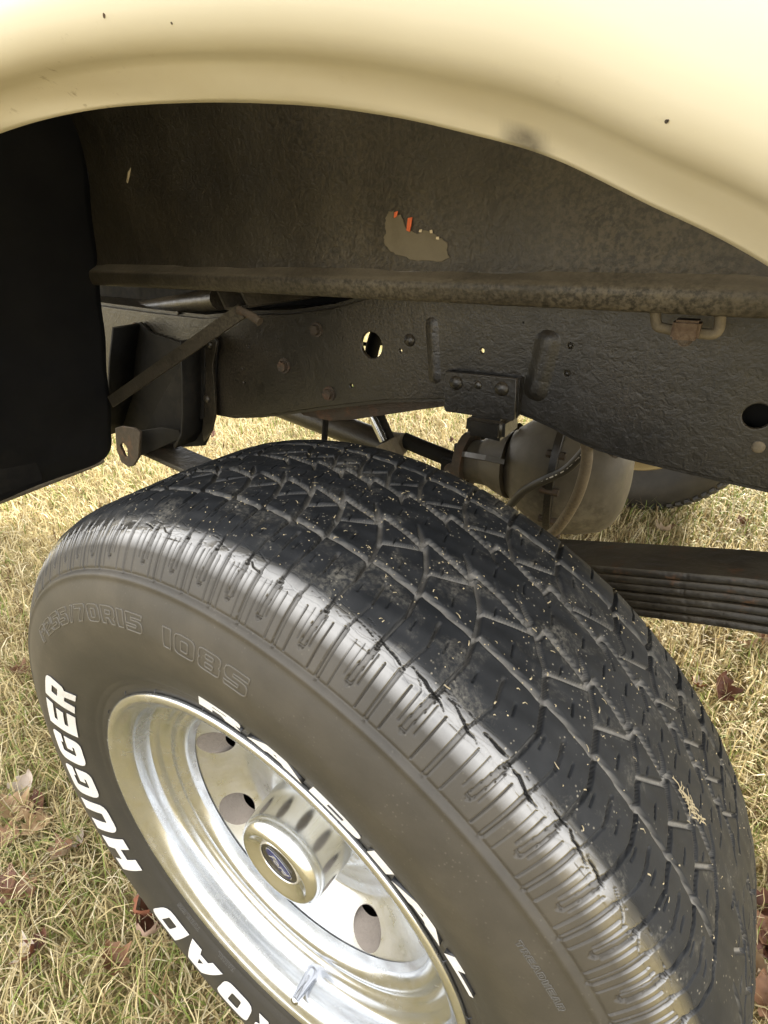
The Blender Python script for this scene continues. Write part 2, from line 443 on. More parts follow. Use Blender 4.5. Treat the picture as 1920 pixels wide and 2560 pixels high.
# angles where the lateral grooves leave the outer circumferential groove, as read off the tyre
NODES = [104.8, 97.75, 92.55, 88.15, 84.0, 79.75, 74.4, 68.8, 62.6, 55.0, 49.1, 43.7, 38.9, 34.4, 30.0]
rr_ = random.Random(3); d_ = 5.0
while NODES[0] < 390 + NODES[-1] - 30:
    if NODES[0] > 384: break
    d_ = min(7.4, max(4.1, d_ + rr_.uniform(-1.2, 1.2))); NODES.insert(0, NODES[0] + d_)
NODES = np.array(sorted(NODES))                 # ascending, about 30 .. 390
def seg_dist(px, py, a, b):
    dx, dy = b[0] - a[0], b[1] - a[1]; L = dx * dx + dy * dy + 1e-12
    t = np.clip(((px - a[0]) * dx + (py - a[1]) * dy) / L, 0, 1)
    return np.hypot(px - a[0] - t * dx, py - a[1] - t * dy), t
def tread_height(TH, Y):
    """groove depth (m) and dust on the crown for angles TH (deg) and positions Y (m)"""
    H = np.zeros_like(TH); D = np.zeros_like(TH); KM = math.radians(1) * .367 * 1000     # mm per degree
    ymm = Y * 1000
    def cut(reg, x, y, a, b, w, dep, dust=1, soft=.85, taper=None):
        d, t = seg_dist(x, y, a, b)
        ww = w / 2 if taper is None else (w * (1 - t) + taper * t) / 2
        k = np.clip((ww - d) / soft + .5, 0, 1); k = k * k * (3 - 2 * k)
        k2 = np.clip((ww - .30 - d) / .7 + .5, 0, 1) if w > 1.9 else k
        H[reg] = np.maximum(H[reg], k * dep); D[reg] = np.maximum(D[reg], k2 * dust)
    r3 = random.Random(5)
    for i in range(1, len(NODES)):
        a0, a1 = NODES[i], NODES[i - 1]; dl = a0 - a1; L = dl * KM
        lo, hi = a1 - 5.0, a0 + 6.0
        for sh in (0, 360):
            cols = np.where((TH[:, 0] > lo - sh) & (TH[:, 0] < hi - sh))[0]
            if len(cols) == 0: continue
            reg = slice(cols[0], cols[-1] + 1)
            x = (TH[reg] + sh - a1) * KM; y = ymm[reg]           # x = 0 at the lower node, L at the upper
            jit = r3.uniform(-.6, .6)
            # circumferential grooves, a slight saw-tooth each pitch
            cut(reg, x, y, (0, -55.4), (L, -53.2), 3.7, .0030, 1)
            b1, b0 = .5 * L * 1.0, .5 * L + L
            cut(reg, x, y, (b1, -19.5), (b0, -11.4), 4.0, .0032, 1)
            cut(reg, x, y, (b0, -11.4), (b0 + .8, -19.5), 2.9, .0026, 1)
            c1 = -.38 * L
            cut(reg, x, y, (c1, 18.2), (c1 + L, 26.2), 4.0, .0032, 1)
            cut(reg, x, y, (c1 + L, 26.2), (c1 + L + .8, 18.2), 2.9, .0026, 1)
            cut(reg, x, y, (-.3 * L, 61), (.7 * L, 58.8), 3.9, .0032, 1)
            # lateral grooves and the diagonal cuts of the two inner rows
            cut(reg, x, y, (0, -54), (.15 * L, -37), 3.4, .0042, .55); cut(reg, x, y, (.15 * L, -37), (b1, -18), 3.2, .0036, .9)
            cut(reg, x, y, (L + .15 * L, -37), (b1, -21), 3.0, .0026, 1)
            cut(reg, x, y, (-.3 * L, 60), (-.45 * L, 43), 3.4, .0042, .55); cut(reg, x, y, (-.45 * L, 43), (-.8 * L, 25), 3.2, .0036, .9)
            cut(reg, x, y, (-.45 * L, 43), (.2 * L, 27), 2.9, .0026, 1)
            # notches of the centre rib
            cut(reg, x, y, (b1 + .1 * L, -15), (b1 + .42 * L, -3), 4.4, .0036, .9, taper=1.0)
            cut(reg, x, y, (c1 + .1 * L, 22), (c1 - .22 * L, 10), 4.4, .0036, .9, taper=1.0)
            cut(reg, x, y, (b1 + .62 * L, -14), (b1 + .72 * L, -8), 2.2, .002, .5, taper=.8)
            # sipes
            for (fx, y0, y1) in ((.55, -47, -39), (.95, -33, -25), (.35, -3, 6), (.85, 2, 10), (-.05, 33, 41), (.35, 45, 53)):
                cut(reg, x, y, (fx * L + jit, y0), (fx * L + .06 * L + jit, y1), .9, .0018, -.2, .5)
            # outer shoulder ribs
            cut(reg, x, y, (0, -56), (-.10 * L, -72), 2.8, .0046, .6, taper=2.2); cut(reg, x, y, (-.10 * L, -72), (-.05 * L, -96), 2.0, .0032, .4)
            mid = .5 * L
            cut(reg, x, y, (mid, -64), (mid - .08 * L, -80), 1.9, .0034, .35, taper=1.1)
            cut(reg, x, y, (mid - .08 * L, -80), (mid, -97), 1.1, .0014, .1)
            cut(reg, x, y, (.25 * L, -70), (.22 * L, -77), .9, .0016, 0); cut(reg, x, y, (.77 * L, -72), (.75 * L, -79), .9, .0016, 0)
            # comb of slots that runs down to the rib on the buttress
            for e in (-1.9, 1.9):
                cut(reg, x, y, (-.05 * L + e, -96), (e, -112), .75, .0019, -.3, .22)
                cut(reg, x, y, (mid + e * .75, -97), (mid + e * .75, -116.6), .75, .0019, -.3, .22)
            cut(reg, x, y, (-1.9, -112), (1.9, -112), .75, .0017, -.3, .22)
            cut(reg, x, y, (-.05 * L, -95), (0, -111.6), 3.4, .0006, 0, .3); cut(reg, x, y, (mid, -96), (mid, -116.4), 2.6, .0006, 0, .3)
            for f in (-.23, .23):
                cut(reg, x, y, (mid + f * L, -99), (mid + f * L, -116.2), .9, .0017, -.3, .25)
            for f in (-.37, .37):
                cut(reg, x, y, (mid + f * L, -98), (mid + f * L, -110.5), .8, .0013, -.3, .25)
            for f in (-.125, .125):
                dd = np.hypot(x - (mid + f * L * 1.02), (y + 115.1) * 2.2)
                H[reg] -= .0007 * np.exp(-((dd - 1.5) / .45) ** 2)
            # inner shoulder (the far edge of the tread)
            cut(reg, x, y, (-.3 * L, 60), (-.22 * L, 84), 3.4, .0042, .2); cut(reg, x, y, (-.22 * L, 84), (-.3 * L, 108), 3.2, .0036, .1)
            cut(reg, x, y, (.2 * L, 70), (.24 * L, 90), 1.2, .002, 0)
    return H, D
def build_tyre(parent):
    fine = np.r_[np.arange(-34, -8, .3), np.arange(-8, 138, .098), np.arange(138, 150, .2)]; coarse = np.arange(150, 326, .7)
    th = np.r_[fine, coarse]
    sy = s_at(.118); smax = SQ[-1]
    so = np.r_[np.arange(0, s_at(.080), .00088), np.arange(s_at(.080), s_at(.1175), .00052), np.arange(s_at(.1175), s_at(.1235), .0006), np.arange(s_at(.1235), smax, .0023), smax]
    si = np.r_[np.arange(.00088, s_at(.100), .00095), np.arange(s_at(.100), smax, .004), smax]
    yo, ro = sample(so); yi, ri = sample(si)
    y = np.r_[-yo[::-1], yi]; r = np.r_[ro[::-1], ri]; s = np.r_[-so[::-1], si]
    dy, dr = np.gradient(y), np.gradient(r); ln = np.hypot(dy, dr); ny, nr = -dr / ln, dy / ln          # outward normal in (y, r)
    TH, Y = np.meshgrid(th, y, indexing='ij')
    H, D = tread_height(TH, np.where(np.abs(s)[None, :] < s_at(.1185), Y, 9.0))
    # raised rib and step between buttress and sidewall, bead rings
    onout = (s < 0)[None, :]
    def ring(y0, w, h):
        return np.where(onout & (r[None, :] > .30), h * np.exp(-((Y + y0) / w) ** 2), 0)
    up = ring(.1192, .0010, .0013) - ring(.1172, .0006, .0009)
    for r0, w, h in ((.2245, .0011, .0009), (.2185, .0009, .0007), (.2375, .0006, .0003)):
        up = up + np.where(onout, h * np.exp(-((r[None, :] - r0) / w) ** 2), 0) * (np.abs(Y) > .1)
    # cracks along the worn shoulder
    rc = random.Random(2); C = np.zeros_like(H)
    def crack(a, y0, la, drop, w):
        n = max(2, int(la / .55)); p = (a, y0)
        for k in range(n):
            q = (p[0] - la / n * rc.uniform(.7, 1.3), p[1] - drop / n * rc.uniform(-.3, 2.2))
            cols = np.where(np.abs(th - p[0]) < 2.5)[0]
            if len(cols):
                g = slice(cols[0], cols[-1] + 1); ww = w * (1 - abs(2 * (k + .5) / n - 1) ** 2 * .75) * rc.uniform(.7, 1.2)
                d, t = seg_dist(TH[g] * 6.3, Y[g] * 1000, (p[0] * 6.3, p[1] * 1000), (q[0] * 6.3, q[1] * 1000))
                C[g] = np.maximum(C[g], np.clip((ww - d) / .35 + .3, 0, 1) * min(1, .45 + w))
            p = q
    for a, y0, la, dr, w in ((84.2, -.0918, 2.6, .0050, .55), (99.8, -.0945, 1.6, .0016, .6), (98.0, -.0950, 1.2, .0018, .55), (96.4, -.0945, 1.4, .0025, .6), (71.4, -.0915, 2.4, .0022, .45), (69.0, -.0912, 3.6, .0032, .65), (65.4, -.0925, 4.4, .0042, .9),
                             (61.4, -.0928, 4.2, .0042, 1.0), (57.6, -.0930, 3.0, .0035, .9), (54.6, -.0938, 3.6, .0048, 1.0), (51.0, -.0926, 3.2, .0034, .7), (48.2, -.0938, 3.4, .0036, .8), (45.6, -.0942, 2.8, .0050, .9), (42.4, -.0930, 3.0, .0045, .6), (39.0, -.0935, 2.6, .0040, .5), (35.6, -.0930, 2.6, .0035, .45)):
        crack(a, y0, la, dr, w * .62)
    for _ in range(90):
        a = rc.uniform(12, 108); crack(a, -.0925 + rc.gauss(0, .0022), rc.uniform(.5, 1.8), rc.uniform(.0003, .0022), rc.uniform(.10, .26))
    H = H + np.clip(C - .3, 0, 1) * .0034
    # shallow unevenness of worn rubber
    U = .00035 * np.sin(TH * .9 + Y * 300) * np.sin(TH * .37 - Y * 170)
    off = up - H + U * (np.abs(Y) < .1)
    RR = r[None, :] + nr[None, :] * off; YY = y[None, :] + ny[None, :] * off
    a = np.radians(TH)
    V = np.stack([RR * np.cos(a), YY, AX[2] + RR * np.sin(a)], -1).reshape(-1, 3)
    F = grid_faces(len(th), len(y), True)[:, ::-1]
    ya = np.abs(Y)
    tread = np.clip((.1035 - ya) / .014, 0, 1) * (np.abs(s)[None, :] < s_at(.12)); tread = np.broadcast_to(tread, Y.shape)
    gloss = np.clip(1.5 - np.abs(ya - .0990) / .0062, 0, 1) * onout * np.clip(1 - H / .0009, .12, 1)
    check = np.clip(1 - np.abs(ya - .0945) / .0075, 0, 1) * onout
    dust = np.clip(D, 0, 1) * (1 - C); crack = np.clip(C * 1.3, 0, 1)
    # groove walls stay dark, floors are dusty
    flat = np.stack([TH * .0063, np.broadcast_to(s[None, :], TH.shape), TH * 0], -1).reshape(-1, 3)
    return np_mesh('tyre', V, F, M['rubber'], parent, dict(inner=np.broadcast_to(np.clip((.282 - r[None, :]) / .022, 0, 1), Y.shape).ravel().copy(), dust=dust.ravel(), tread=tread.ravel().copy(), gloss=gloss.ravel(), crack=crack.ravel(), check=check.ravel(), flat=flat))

wheel = empty('wheel', truck, (0, 0, 0))
wheel['label'] = 'near rear wheel with white-lettered tyre on polished aluminium rim'
tyre = build_tyre(wheel)

# ---- lettering on the sidewall ------------------------------------------------------------------
def side_pt(r):
    """sidewall y and outward normal (y, r) at radius r"""
    k = np.argmax(Q[:, 0]); rr, yy = Q[k:, 1][::-1], Q[k:, 0][::-1]
    rf, yf = Q[:k, 1][::-1], Q[:k, 0][::-1]
    R_ = np.r_[rr, rf[1:]] if rf[0] > rr[-1] else np.r_[rr, rf]; Y_ = np.r_[yy, yf[1:]] if rf[0] > rr[-1] else np.r_[yy, yf]
    y = np.interp(r, R_, Y_); dy = (np.interp(r + .001, R_, Y_) - np.interp(r - .001, R_, Y_)) / .002
    n = 1 / np.sqrt(1 + dy * dy); return -y, -n, -dy * n * -1 * -1
def wrap_letters(me, th0, r0, hz=1.0):
    """mesh in the xy plane (x along the reading direction = falling angle, y outwards, z = height) onto the sidewall"""
    n = len(me.vertices); co = np.empty(n * 3, np.float32); me.vertices.foreach_get('co', co); co = co.reshape(-1, 3)
    th = np.radians(th0) - co[:, 0] / r0; r = r0 + co[:, 1]
    y, ny, nr = side_pt(r)
    h = co[:, 2] * hz
    y = y + ny * h; r = r + nr * h
    me.vertices.foreach_set('co', np.stack([r * np.cos(th), y, AX[2] + r * np.sin(th)], 1).astype(np.float32).ravel())
    me.update()
def dice(me, step=.005):
    bm = bmesh.new(); bm.from_mesh(me)
    xs = [v.co.x for v in bm.verts]; ys = [v.co.y for v in bm.verts]
    for ax, lo, hi in ((0, min(xs), max(xs)), (1, min(ys), max(ys))):
        v = lo + step
        while v < hi - 1e-4:
            nrm = (1, 0, 0) if ax == 0 else (0, 1, 0); p = (v, 0, 0) if ax == 0 else (0, v, 0)
            bmesh.ops.bisect_plane(bm, geom=list(bm.verts) + list(bm.edges) + list(bm.faces), plane_co=p, plane_no=nrm); v += step
    bmesh.ops.remove_doubles(bm, verts=bm.verts, dist=1e-6)
    bmesh.ops.recalc_face_normals(bm, faces=bm.faces)
    bm.to_mesh(me); bm.free()
def rc_(pts, rad=.10, n=4):
    """round the corners of a polygon; a corner given as (x, y, 0) stays sharp"""
    out = []; N = len(pts)
    for i, p in enumerate(pts):
        rd = p[2] if len(p) > 2 else rad
        p0 = Vector(pts[i - 1][:2]); p1 = Vector(p[:2]); p2 = Vector(pts[(i + 1) % N][:2])
        if rd <= 0: out.append(tuple(p1)); continue
        d0, d2 = (p0 - p1), (p2 - p1); k = min(rd, d0.length * .48, d2.length * .48)
        a, b = p1 + d0.normalized() * k, p1 + d2.normalized() * k
        for j in range(n + 1):
            t = j / n; out.append(tuple((1 - t) ** 2 * a + 2 * t * (1 - t) * p1 + t * t * b))
    return out
# block capitals in a 1 x 1 cell
G_ = {
 'R': [rc_([(0, 0, 0), (0, 1, 0), (1, 1, .3), (1, .42, .16), (.86, .36, .05), (1, 0, 0), (.68, 0, 0), (.56, .33, .05), (.33, .33, .03), (.33, 0, 0)]), rc_([(.33, .55), (.69, .55), (.69, .77), (.33, .77)], .03)],
 'O': [rc_([(0, 0), (0, 1), (1, 1), (1, 0)], .28), rc_([(.33, .25), (.67, .25), (.67, .75), (.33, .75)], .07)],
 'A': [rc_([(-.04, 0, 0), (.30, 1, .05), (.72, 1, .05), (1.06, 0, 0), (.72, 0, 0), (.65, .2, 0), (.37, .2, 0), (.30, 0, 0)]), [(.43, .40), (.59, .40), (.51, .72)]],
 'D': [rc_([(0, 0, 0), (0, 1, 0), (1, 1, .34), (1, 0, .34)]), rc_([(.33, .25), (.67, .25), (.67, .75), (.33, .75)], .06)],
 'H': [[(0, 0), (0, 1), (.33, 1), (.33, .63), (.67, .63), (.67, 1), (1, 1), (1, 0), (.67, 0), (.67, .37), (.33, .37), (.33, 0)]],
 'U': [rc_([(0, 1, 0), (.33, 1, 0), (.33, .27, .05), (.67, .27, .05), (.67, 1, 0), (1, 1, 0), (1, 0, .3), (0, 0, .3)])],
 'G': [rc_([(0, 0, .28), (0, 1, .28), (1, 1, .28), (1, .66, .03), (.68, .66, .02), (.68, .75, .03), (.33, .75, .06), (.33, .25, .06), (.68, .25, .04), (.68, .33, .02), (.52, .33, .02), (.52, .54, .02), (1, .54, .02), (1, 0, .28)])],
 'E': [[(0, 0), (0, 1), (1, 1), (1, .75), (.33, .75), (.33, .62), (.9, .62), (.9, .39), (.33, .39), (.33, .25), (1, .25), (1, 0)]],
 'I': [[(0, 0), (0, 1), (.36, 1), (.36, 0)]],
 'L': [[(0, 0), (0, 1), (.33, 1), (.33, .27), (.95, .27), (.95, 0)]],
}
def letter(ch, th_start, th_end, r_in, r_out, parent, slant=.16, hz=.0014, flat=False):
    rm = (r_in + r_out) / 2; w = math.radians(th_start - th_end) * rm; h = r_out - r_in
    k = .36 if ch == 'I' else 1
    sp = [[((x / k) * w * (1 - slant * .0) + (y - .5) * h * slant, (y - .5) * h) for x, y in s] for s in G_[ch]]
    me = curve_mesh(sp, extrude=hz * .5, bevel=.0004)
    dice(me)
    if flat:        # block with a face parallel to the wheel
        n = len(me.vertices); co = np.empty(n * 3, np.float32); me.vertices.foreach_get('co', co); co = co.reshape(-1, 3)
        th = np.radians(th_start) - co[:, 0] / rm; r = rm + co[:, 1]; yb, _, _ = side_pt(r); yf, _, _ = side_pt(r_out)
        y = np.where(co[:, 2] > 0, yf - .0005 + .0003 * (co[:, 2] < hz * .5), yb + .002)
        me.vertices.foreach_set('co', np.stack([r * np.cos(th), y, AX[2] + r * np.sin(th)], 1).astype(np.float32).ravel()); me.update()
    else:
        wrap_letters(me, th_start, rm)
    me.name = 'letter'
    me.materials.clear(); me.materials.append(M['white']); me.materials.append(M['letter_edge'])
    cen = AX
    for p in me.polygons:
        n = p.normal; c = p.center; rad = Vector((c.x, 0, c.z - AX[2])).normalized()
        r = math.hypot(c.x, c.z - AX[2]); y, ny, nr = side_pt(r)
        p.material_index = 0 if (-n.y if flat else n.y * ny + n.dot(rad) * nr) > .8 else 1
    return link(bpy.data.objects.new('letter', me), parent)
LT = [('R', 273, 263.3), ('O', 261.2, 251.2), ('A', 249.2, 238.4), ('D', 236.3, 226.6), ('H', 214.5, 204.0), ('U', 201.7, 192), ('G', 189.5, 180.2), ('G', 177.8, 168.2), ('E', 165.6, 156.8), ('R', 154.8, 145.8)]
for ch, a, b in LT: letter(ch, a, b, .2475, .2815, wheel)
for ch, a, b in [('R', 90, 81), ('A', 78.6, 69), ('D', 66.6, 57.4), ('I', 55, 51.2), ('A', 49.2, 39.6), ('L', 37.4, 29.5)]:
    letter(ch, a, b, .2420, .2492, wheel, slant=.16, hz=.0024, flat=True)

G_.update({
 'P': [rc_([(0, 0, 0), (0, 1, 0), (1, 1, .25), (1, .36, .25), (.34, .36, 0), (.34, 0, 0)]), rc_([(.34, .60), (.66, .60), (.66, .77), (.34, .77)], .05)],
 '2': [rc_([(0, 0, 0), (0, .5, .15), (.64, .62, .05), (.64, .76, .05), (0, .76, 0), (0, 1, 0), (1, 1, .25), (1, .46, .2), (.36, .36, .05), (.36, .24, 0), (1, .24, 0), (1, 0, 0)])],
 '5': [rc_([(0, 0, 0), (0, .24, 0), (.64, .24, .05), (.64, .40, .05), (0, .40, 0), (0, 1, 0), (1, 1, 0), (1, .76, 0), (.34, .76, 0), (.34, .62, 0), (1, .62, .25), (1, 0, .25)])],
 '/': [[(0, 0), (.62, 1), (1, 1), (.38, 0)]],
 '7': [rc_([(.15, 0, 0), (.60, .76, 0), (0, .76, 0), (0, 1, 0), (1, 1, .1), (1, .76, .1), (.55, 0, 0)])],
 '0': G_['O'], '1': [[(0, 0), (0, 1), (.36, 1), (.36, 0)]],
 '8': [rc_([(0, 0, .25), (0, .46, .12), (.06, .52, .05), (0, .58, .12), (0, 1, .25), (1, 1, .25), (1, .58, .12), (.94, .52, .05), (1, .46, .12), (1, 0, .25)]), rc_([(.32, .20), (.68, .20), (.68, .42), (.32, .42)], .06), rc_([(.32, .62), (.68, .62), (.68, .81), (.32, .81)], .06)],
 'S': [rc_([(0, 0, 0), (0, .24, 0), (.64, .24, .05), (.64, .40, .05), (0, .40, .25), (0, 1, .25), (1, 1, 0), (1, .76, 0), (.36, .76, .05), (.36, .62, .05), (1, .62, .25), (1, 0, .25)])],
 'T': [[(.33, 0), (.33, .75), (0, .75), (0, 1), (1, 1), (1, .75), (.67, .75), (.67, 0)]],
 'B': [rc_([(0, 0, 0), (0, 1, 0), (1, 1, .2), (1, .55, .1), (1, .45, .1), (1, 0, .2)]), [(.33, .2), (.67, .2), (.67, .4), (.33, .4)], [(.33, .6), (.67, .6), (.67, .8), (.33, .8)]],
 'W': [[(.15, 0), (0, 1), (.28, 1), (.34, .4), (.42, .8), (.58, .8), (.66, .4), (.72, 1), (1, 1), (.85, 0), (.58, 0), (.5, .45), (.42, 0)]],
})
def outline_text(txt, th_start, th_end, r_in, r_out, name, mat, wire=.0006, parent=None, width=None):
    """raised hairline round every block character"""
    rm = (r_in + r_out) / 2; W = math.radians(th_start - th_end) * rm; h = r_out - r_in
    cw = [(.40 if c in '1I' else .55 if c == '/' else 1.0) for c in txt]; gap = .20
    u = W / (sum(cw) + gap * (len(txt) - 1)); x0 = 0; sp = []
    for c, w in zip(txt, cw):
        k = .36 if c in '1I' else 1
        for o in G_[c]:
            q = [((x0 + x / k * w) * u, (y - .5) * h) for x, y in o]; f = []
            for a, b in zip(q, q[1:] + q[:1]):
                n = max(1, int(math.dist(a, b) / .003)); f += [(a[0] + (b[0] - a[0]) * t / n, a[1] + (b[1] - a[1]) * t / n) for t in range(n)]
            sp.append(f)
        x0 += w + gap
    me = curve_mesh(sp, bevel=wire, fill='NONE', bres=1)
    wrap_letters(me, th_start, rm)
    me.name = name; me.materials.clear(); me.materials.append(mat)
    me.polygons.foreach_set('use_smooth', [True] * len(me.polygons))
    return link(bpy.data.objects.new(name, me), parent)
M['mould'] = simple('moulded_text', (.075, .068, .056), .5)
M['mould_dark'] = simple('moulded_text_dark', (.06, .057, .052), .55)
outline_text('P255/70R15', 135.4, 97, .2935, .3065, 'size_marking', M['mould'], parent=wheel)
outline_text('108S', 92.6, 78.2, .2925, .3065, 'load_marking', M['mould'], parent=wheel)
outline_text('TREADWEAR', 42.4, 34.5, .3115, .3150, 'wear_marking', M['mould_dark'], .0003, wheel)
outline_text('TUBELESS', 238, 228.5, .2295, .2345, 'small_marking', M['mould_dark'], .0003, wheel)
outline_text('RADIAL', 252.5, 246, .2295, .2345, 'small_marking', M['mould_dark'], .0003, wheel)

# ---- rim ----------------------------------------------------------------------------------------
rim = lathe('rim', [(.200, -.085), (.207, -.104), (.2119, -.1085), (.2125, -.1105), (.2112, -.1124), (.2085, -.1130), (.2045, -.1124), (.2020, -.1102), (.2000, -.1085), (.1965, -.1068), (.1925, -.1035), (.1902, -.1000), (.1888, -.0965),
    (.1895, -.0880), (.1903, -.0795), (.1890, -.0775), (.1860, -.0752), (.1815, -.0735), (.1770, -.0722), (.1745, -.0700), (.1722, -.0676), (.1700, -.0668), (.1675, -.0672), (.1640, -.0690), (.1600, -.0690), (.1560, -.0672), (.1525, -.0645), (.1508, -.0600), (.1498, -.0520)], M['alu'], wheel, seg=160, sharp=60)
def disc_y(r):
    return np.interp(r, [.04, .056, .075, .096, .112, .150, .152], [-.028, -.030, -.0215, -.0175, -.0182, -.0497, -.0515])
def build_disc_simple(parent):
    """disc from a planar outline with eight holes, diced into rings and raised to the cone"""
    n = 144
    outer = [(.1515 * math.cos(2 * math.pi * i / n), .1515 * math.sin(2 * math.pi * i / n)) for i in range(n)]
    inner = [(.040 * math.cos(2 * math.pi * i / 64), .040 * math.sin(2 * math.pi * i / 64)) for i in range(64)]
    hr, rc0, sl = .0205, .134, math.cos(R(39)); hs = []
    for k in range(8):
        c = R(164.5 + 45 * k); er, et = Vector((math.cos(c), math.sin(c))), Vector((-math.sin(c), math.cos(c)))
        hs.append([tuple(er * (rc0 + hr * sl * math.cos(a)) + et * hr * math.sin(a)) for a in np.linspace(0, 2 * math.pi, 40, endpoint=False)])
    me = curve_mesh([outer, inner] + hs)
    dice(me, .0055)
    bm = bmesh.new(); bm.from_mesh(me)
    for v in bm.verts:
        r = math.hypot(v.co.x, v.co.y); v.co = (v.co.x, float(disc_y(r)), AX[2] + v.co.y)
    o = bm_obj('rim_disc', bm, M['alu_disc'], parent, True, 60)
    for k, h in enumerate(hs):
        W, WF = [], []
        c = R(164.5 + 45 * k); b0 = len(W); nrm = Vector((math.cos(c) * -.63, .777, math.sin(c) * -.63))
        for (x, z) in h:
            p = Vector((x, float(disc_y(math.hypot(x, z))), AX[2] + z)); W += [p - nrm * .0007, p + nrm * .030]
        N = len(h)
        for i in range(N):
            a, b = b0 + 2 * i, b0 + 2 * ((i + 1) % N); WF.append((a, b, b + 1, a + 1))
        mesh('rim_hole_wall', W, WF, M['cast'], parent)
build_disc_simple(wheel)
lathe('rim_barrel', [(.205, -.085), (.190, -.05), (.172, -.02), (.172, .06), (.2, .09), (.212, .108)], M['black'], wheel, seg=64)
lathe('brake_drum', [(.001, .012), (.15, .012), (.155, .02), (.155, .09)], M['black'], wheel, seg=48)
lathe('hub_cap', [(.0515, -.020), (.0505, -.040), (.0495, -.060), (.0490, -.070), (.0478, -.0785), (.0450, -.0845), (.0415, -.0872), (.0385, -.0876), (.0360, -.0868), (.0325, -.0848), (.0270, -.0826), (.0246, -.0818), (.0240, -.0812)], M['cap'], wheel, seg=128, sharp=70)
lathe('emblem_bezel', [(.0246, -.0818), (.0240, -.0826), (.0232, -.0828), (.0226, -.0820)], M['emblem_silver'], wheel, seg=64)
lathe('emblem_disc', [(.0227, -.0815), (.001, -.0817)], M['emblem_black'], wheel, seg=64)
def emblem(parent):
    def lay(sp, y, mat, name, ext=.00025):
        me = curve_mesh(sp, extrude=ext)
        n = len(me.vertices); co = np.empty(n * 3, np.float32); me.vertices.foreach_get('co', co); co = co.reshape(-1, 3)
        a = R(-40); x = co[:, 0] * math.cos(a) - co[:, 1] * math.sin(a); z = co[:, 0] * math.sin(a) + co[:, 1] * math.cos(a)
        me.vertices.foreach_set('co', np.stack([x, y - co[:, 2], AX[2] + z], 1).astype(np.float32).ravel()); me.update()
        me.materials.clear(); me.materials.append(mat); link(bpy.data.objects.new(name, me), parent)
    lay([circle(0, 0, .0185, 48, .0074)], -.0822, M['emblem_silver'], 'emblem_rim')
    lay([circle(0, 0, .0176, 48, .0065)], -.0828, M['emblem_blue'], 'emblem_oval')
    cu = bpy.data.curves.new('t', 'FONT'); cu.body = 'Ford'; cu.shear = .35; cu.size = .011; cu.align_x = 'CENTER'; cu.align_y = 'CENTER'; cu.extrude = .0002; cu.offset = .0002
    me = eval_curve(cu); n = len(me.vertices); co = np.empty(n * 3, np.float32); me.vertices.foreach_get('co', co); co = co.reshape(-1, 3)
    co[:, 0] *= 1.15; a = R(-40); x = co[:, 0] * math.cos(a) - co[:, 1] * math.sin(a); z = co[:, 0] * math.sin(a) + co[:, 1] * math.cos(a)
    me.vertices.foreach_set('co', np.stack([x, -.0834 - co[:, 2], AX[2] + z], 1).astype(np.float32).ravel()); me.update()
    me.materials.clear(); me.materials.append(M['emblem_silver']); me.name = 'emblem_script'; link(bpy.data.objects.new('emblem_script', me), parent)
emblem(wheel)
tube('valve_stem', [(.0178, -.069, .1765), (.0186, -.078, .1795), (.0200, -.092, .184), (.0216, -.106, .1895), (.0220, -.110, .191), (.0222, -.1116, .1916)], [.0088, .0080, .0058, .0046, .0040, .0012], M['chrome'], wheel, seg=20)

# vent hairs: whiskers of rubber left on the bead
for k, a in enumerate((146, 128, 112, 95, 62, 60, 30, 16, 12)):
    r0 = .2165; c, s_ = math.cos(R(a)), math.sin(R(a)); y, ny, nr = side_pt(r0)
    p = np.array([r0 * c, y, AX[2] + r0 * s_]); q = p + np.array([-.0035 * c, -.0012, -.0035 * s_ + .0006])
    tube('vent_hair', [p, (p + q) / 2 + [0, -.0012, 0], q], [.0005, .0005, .0003], M['letter_edge'], wheel, seg=5, res=3)

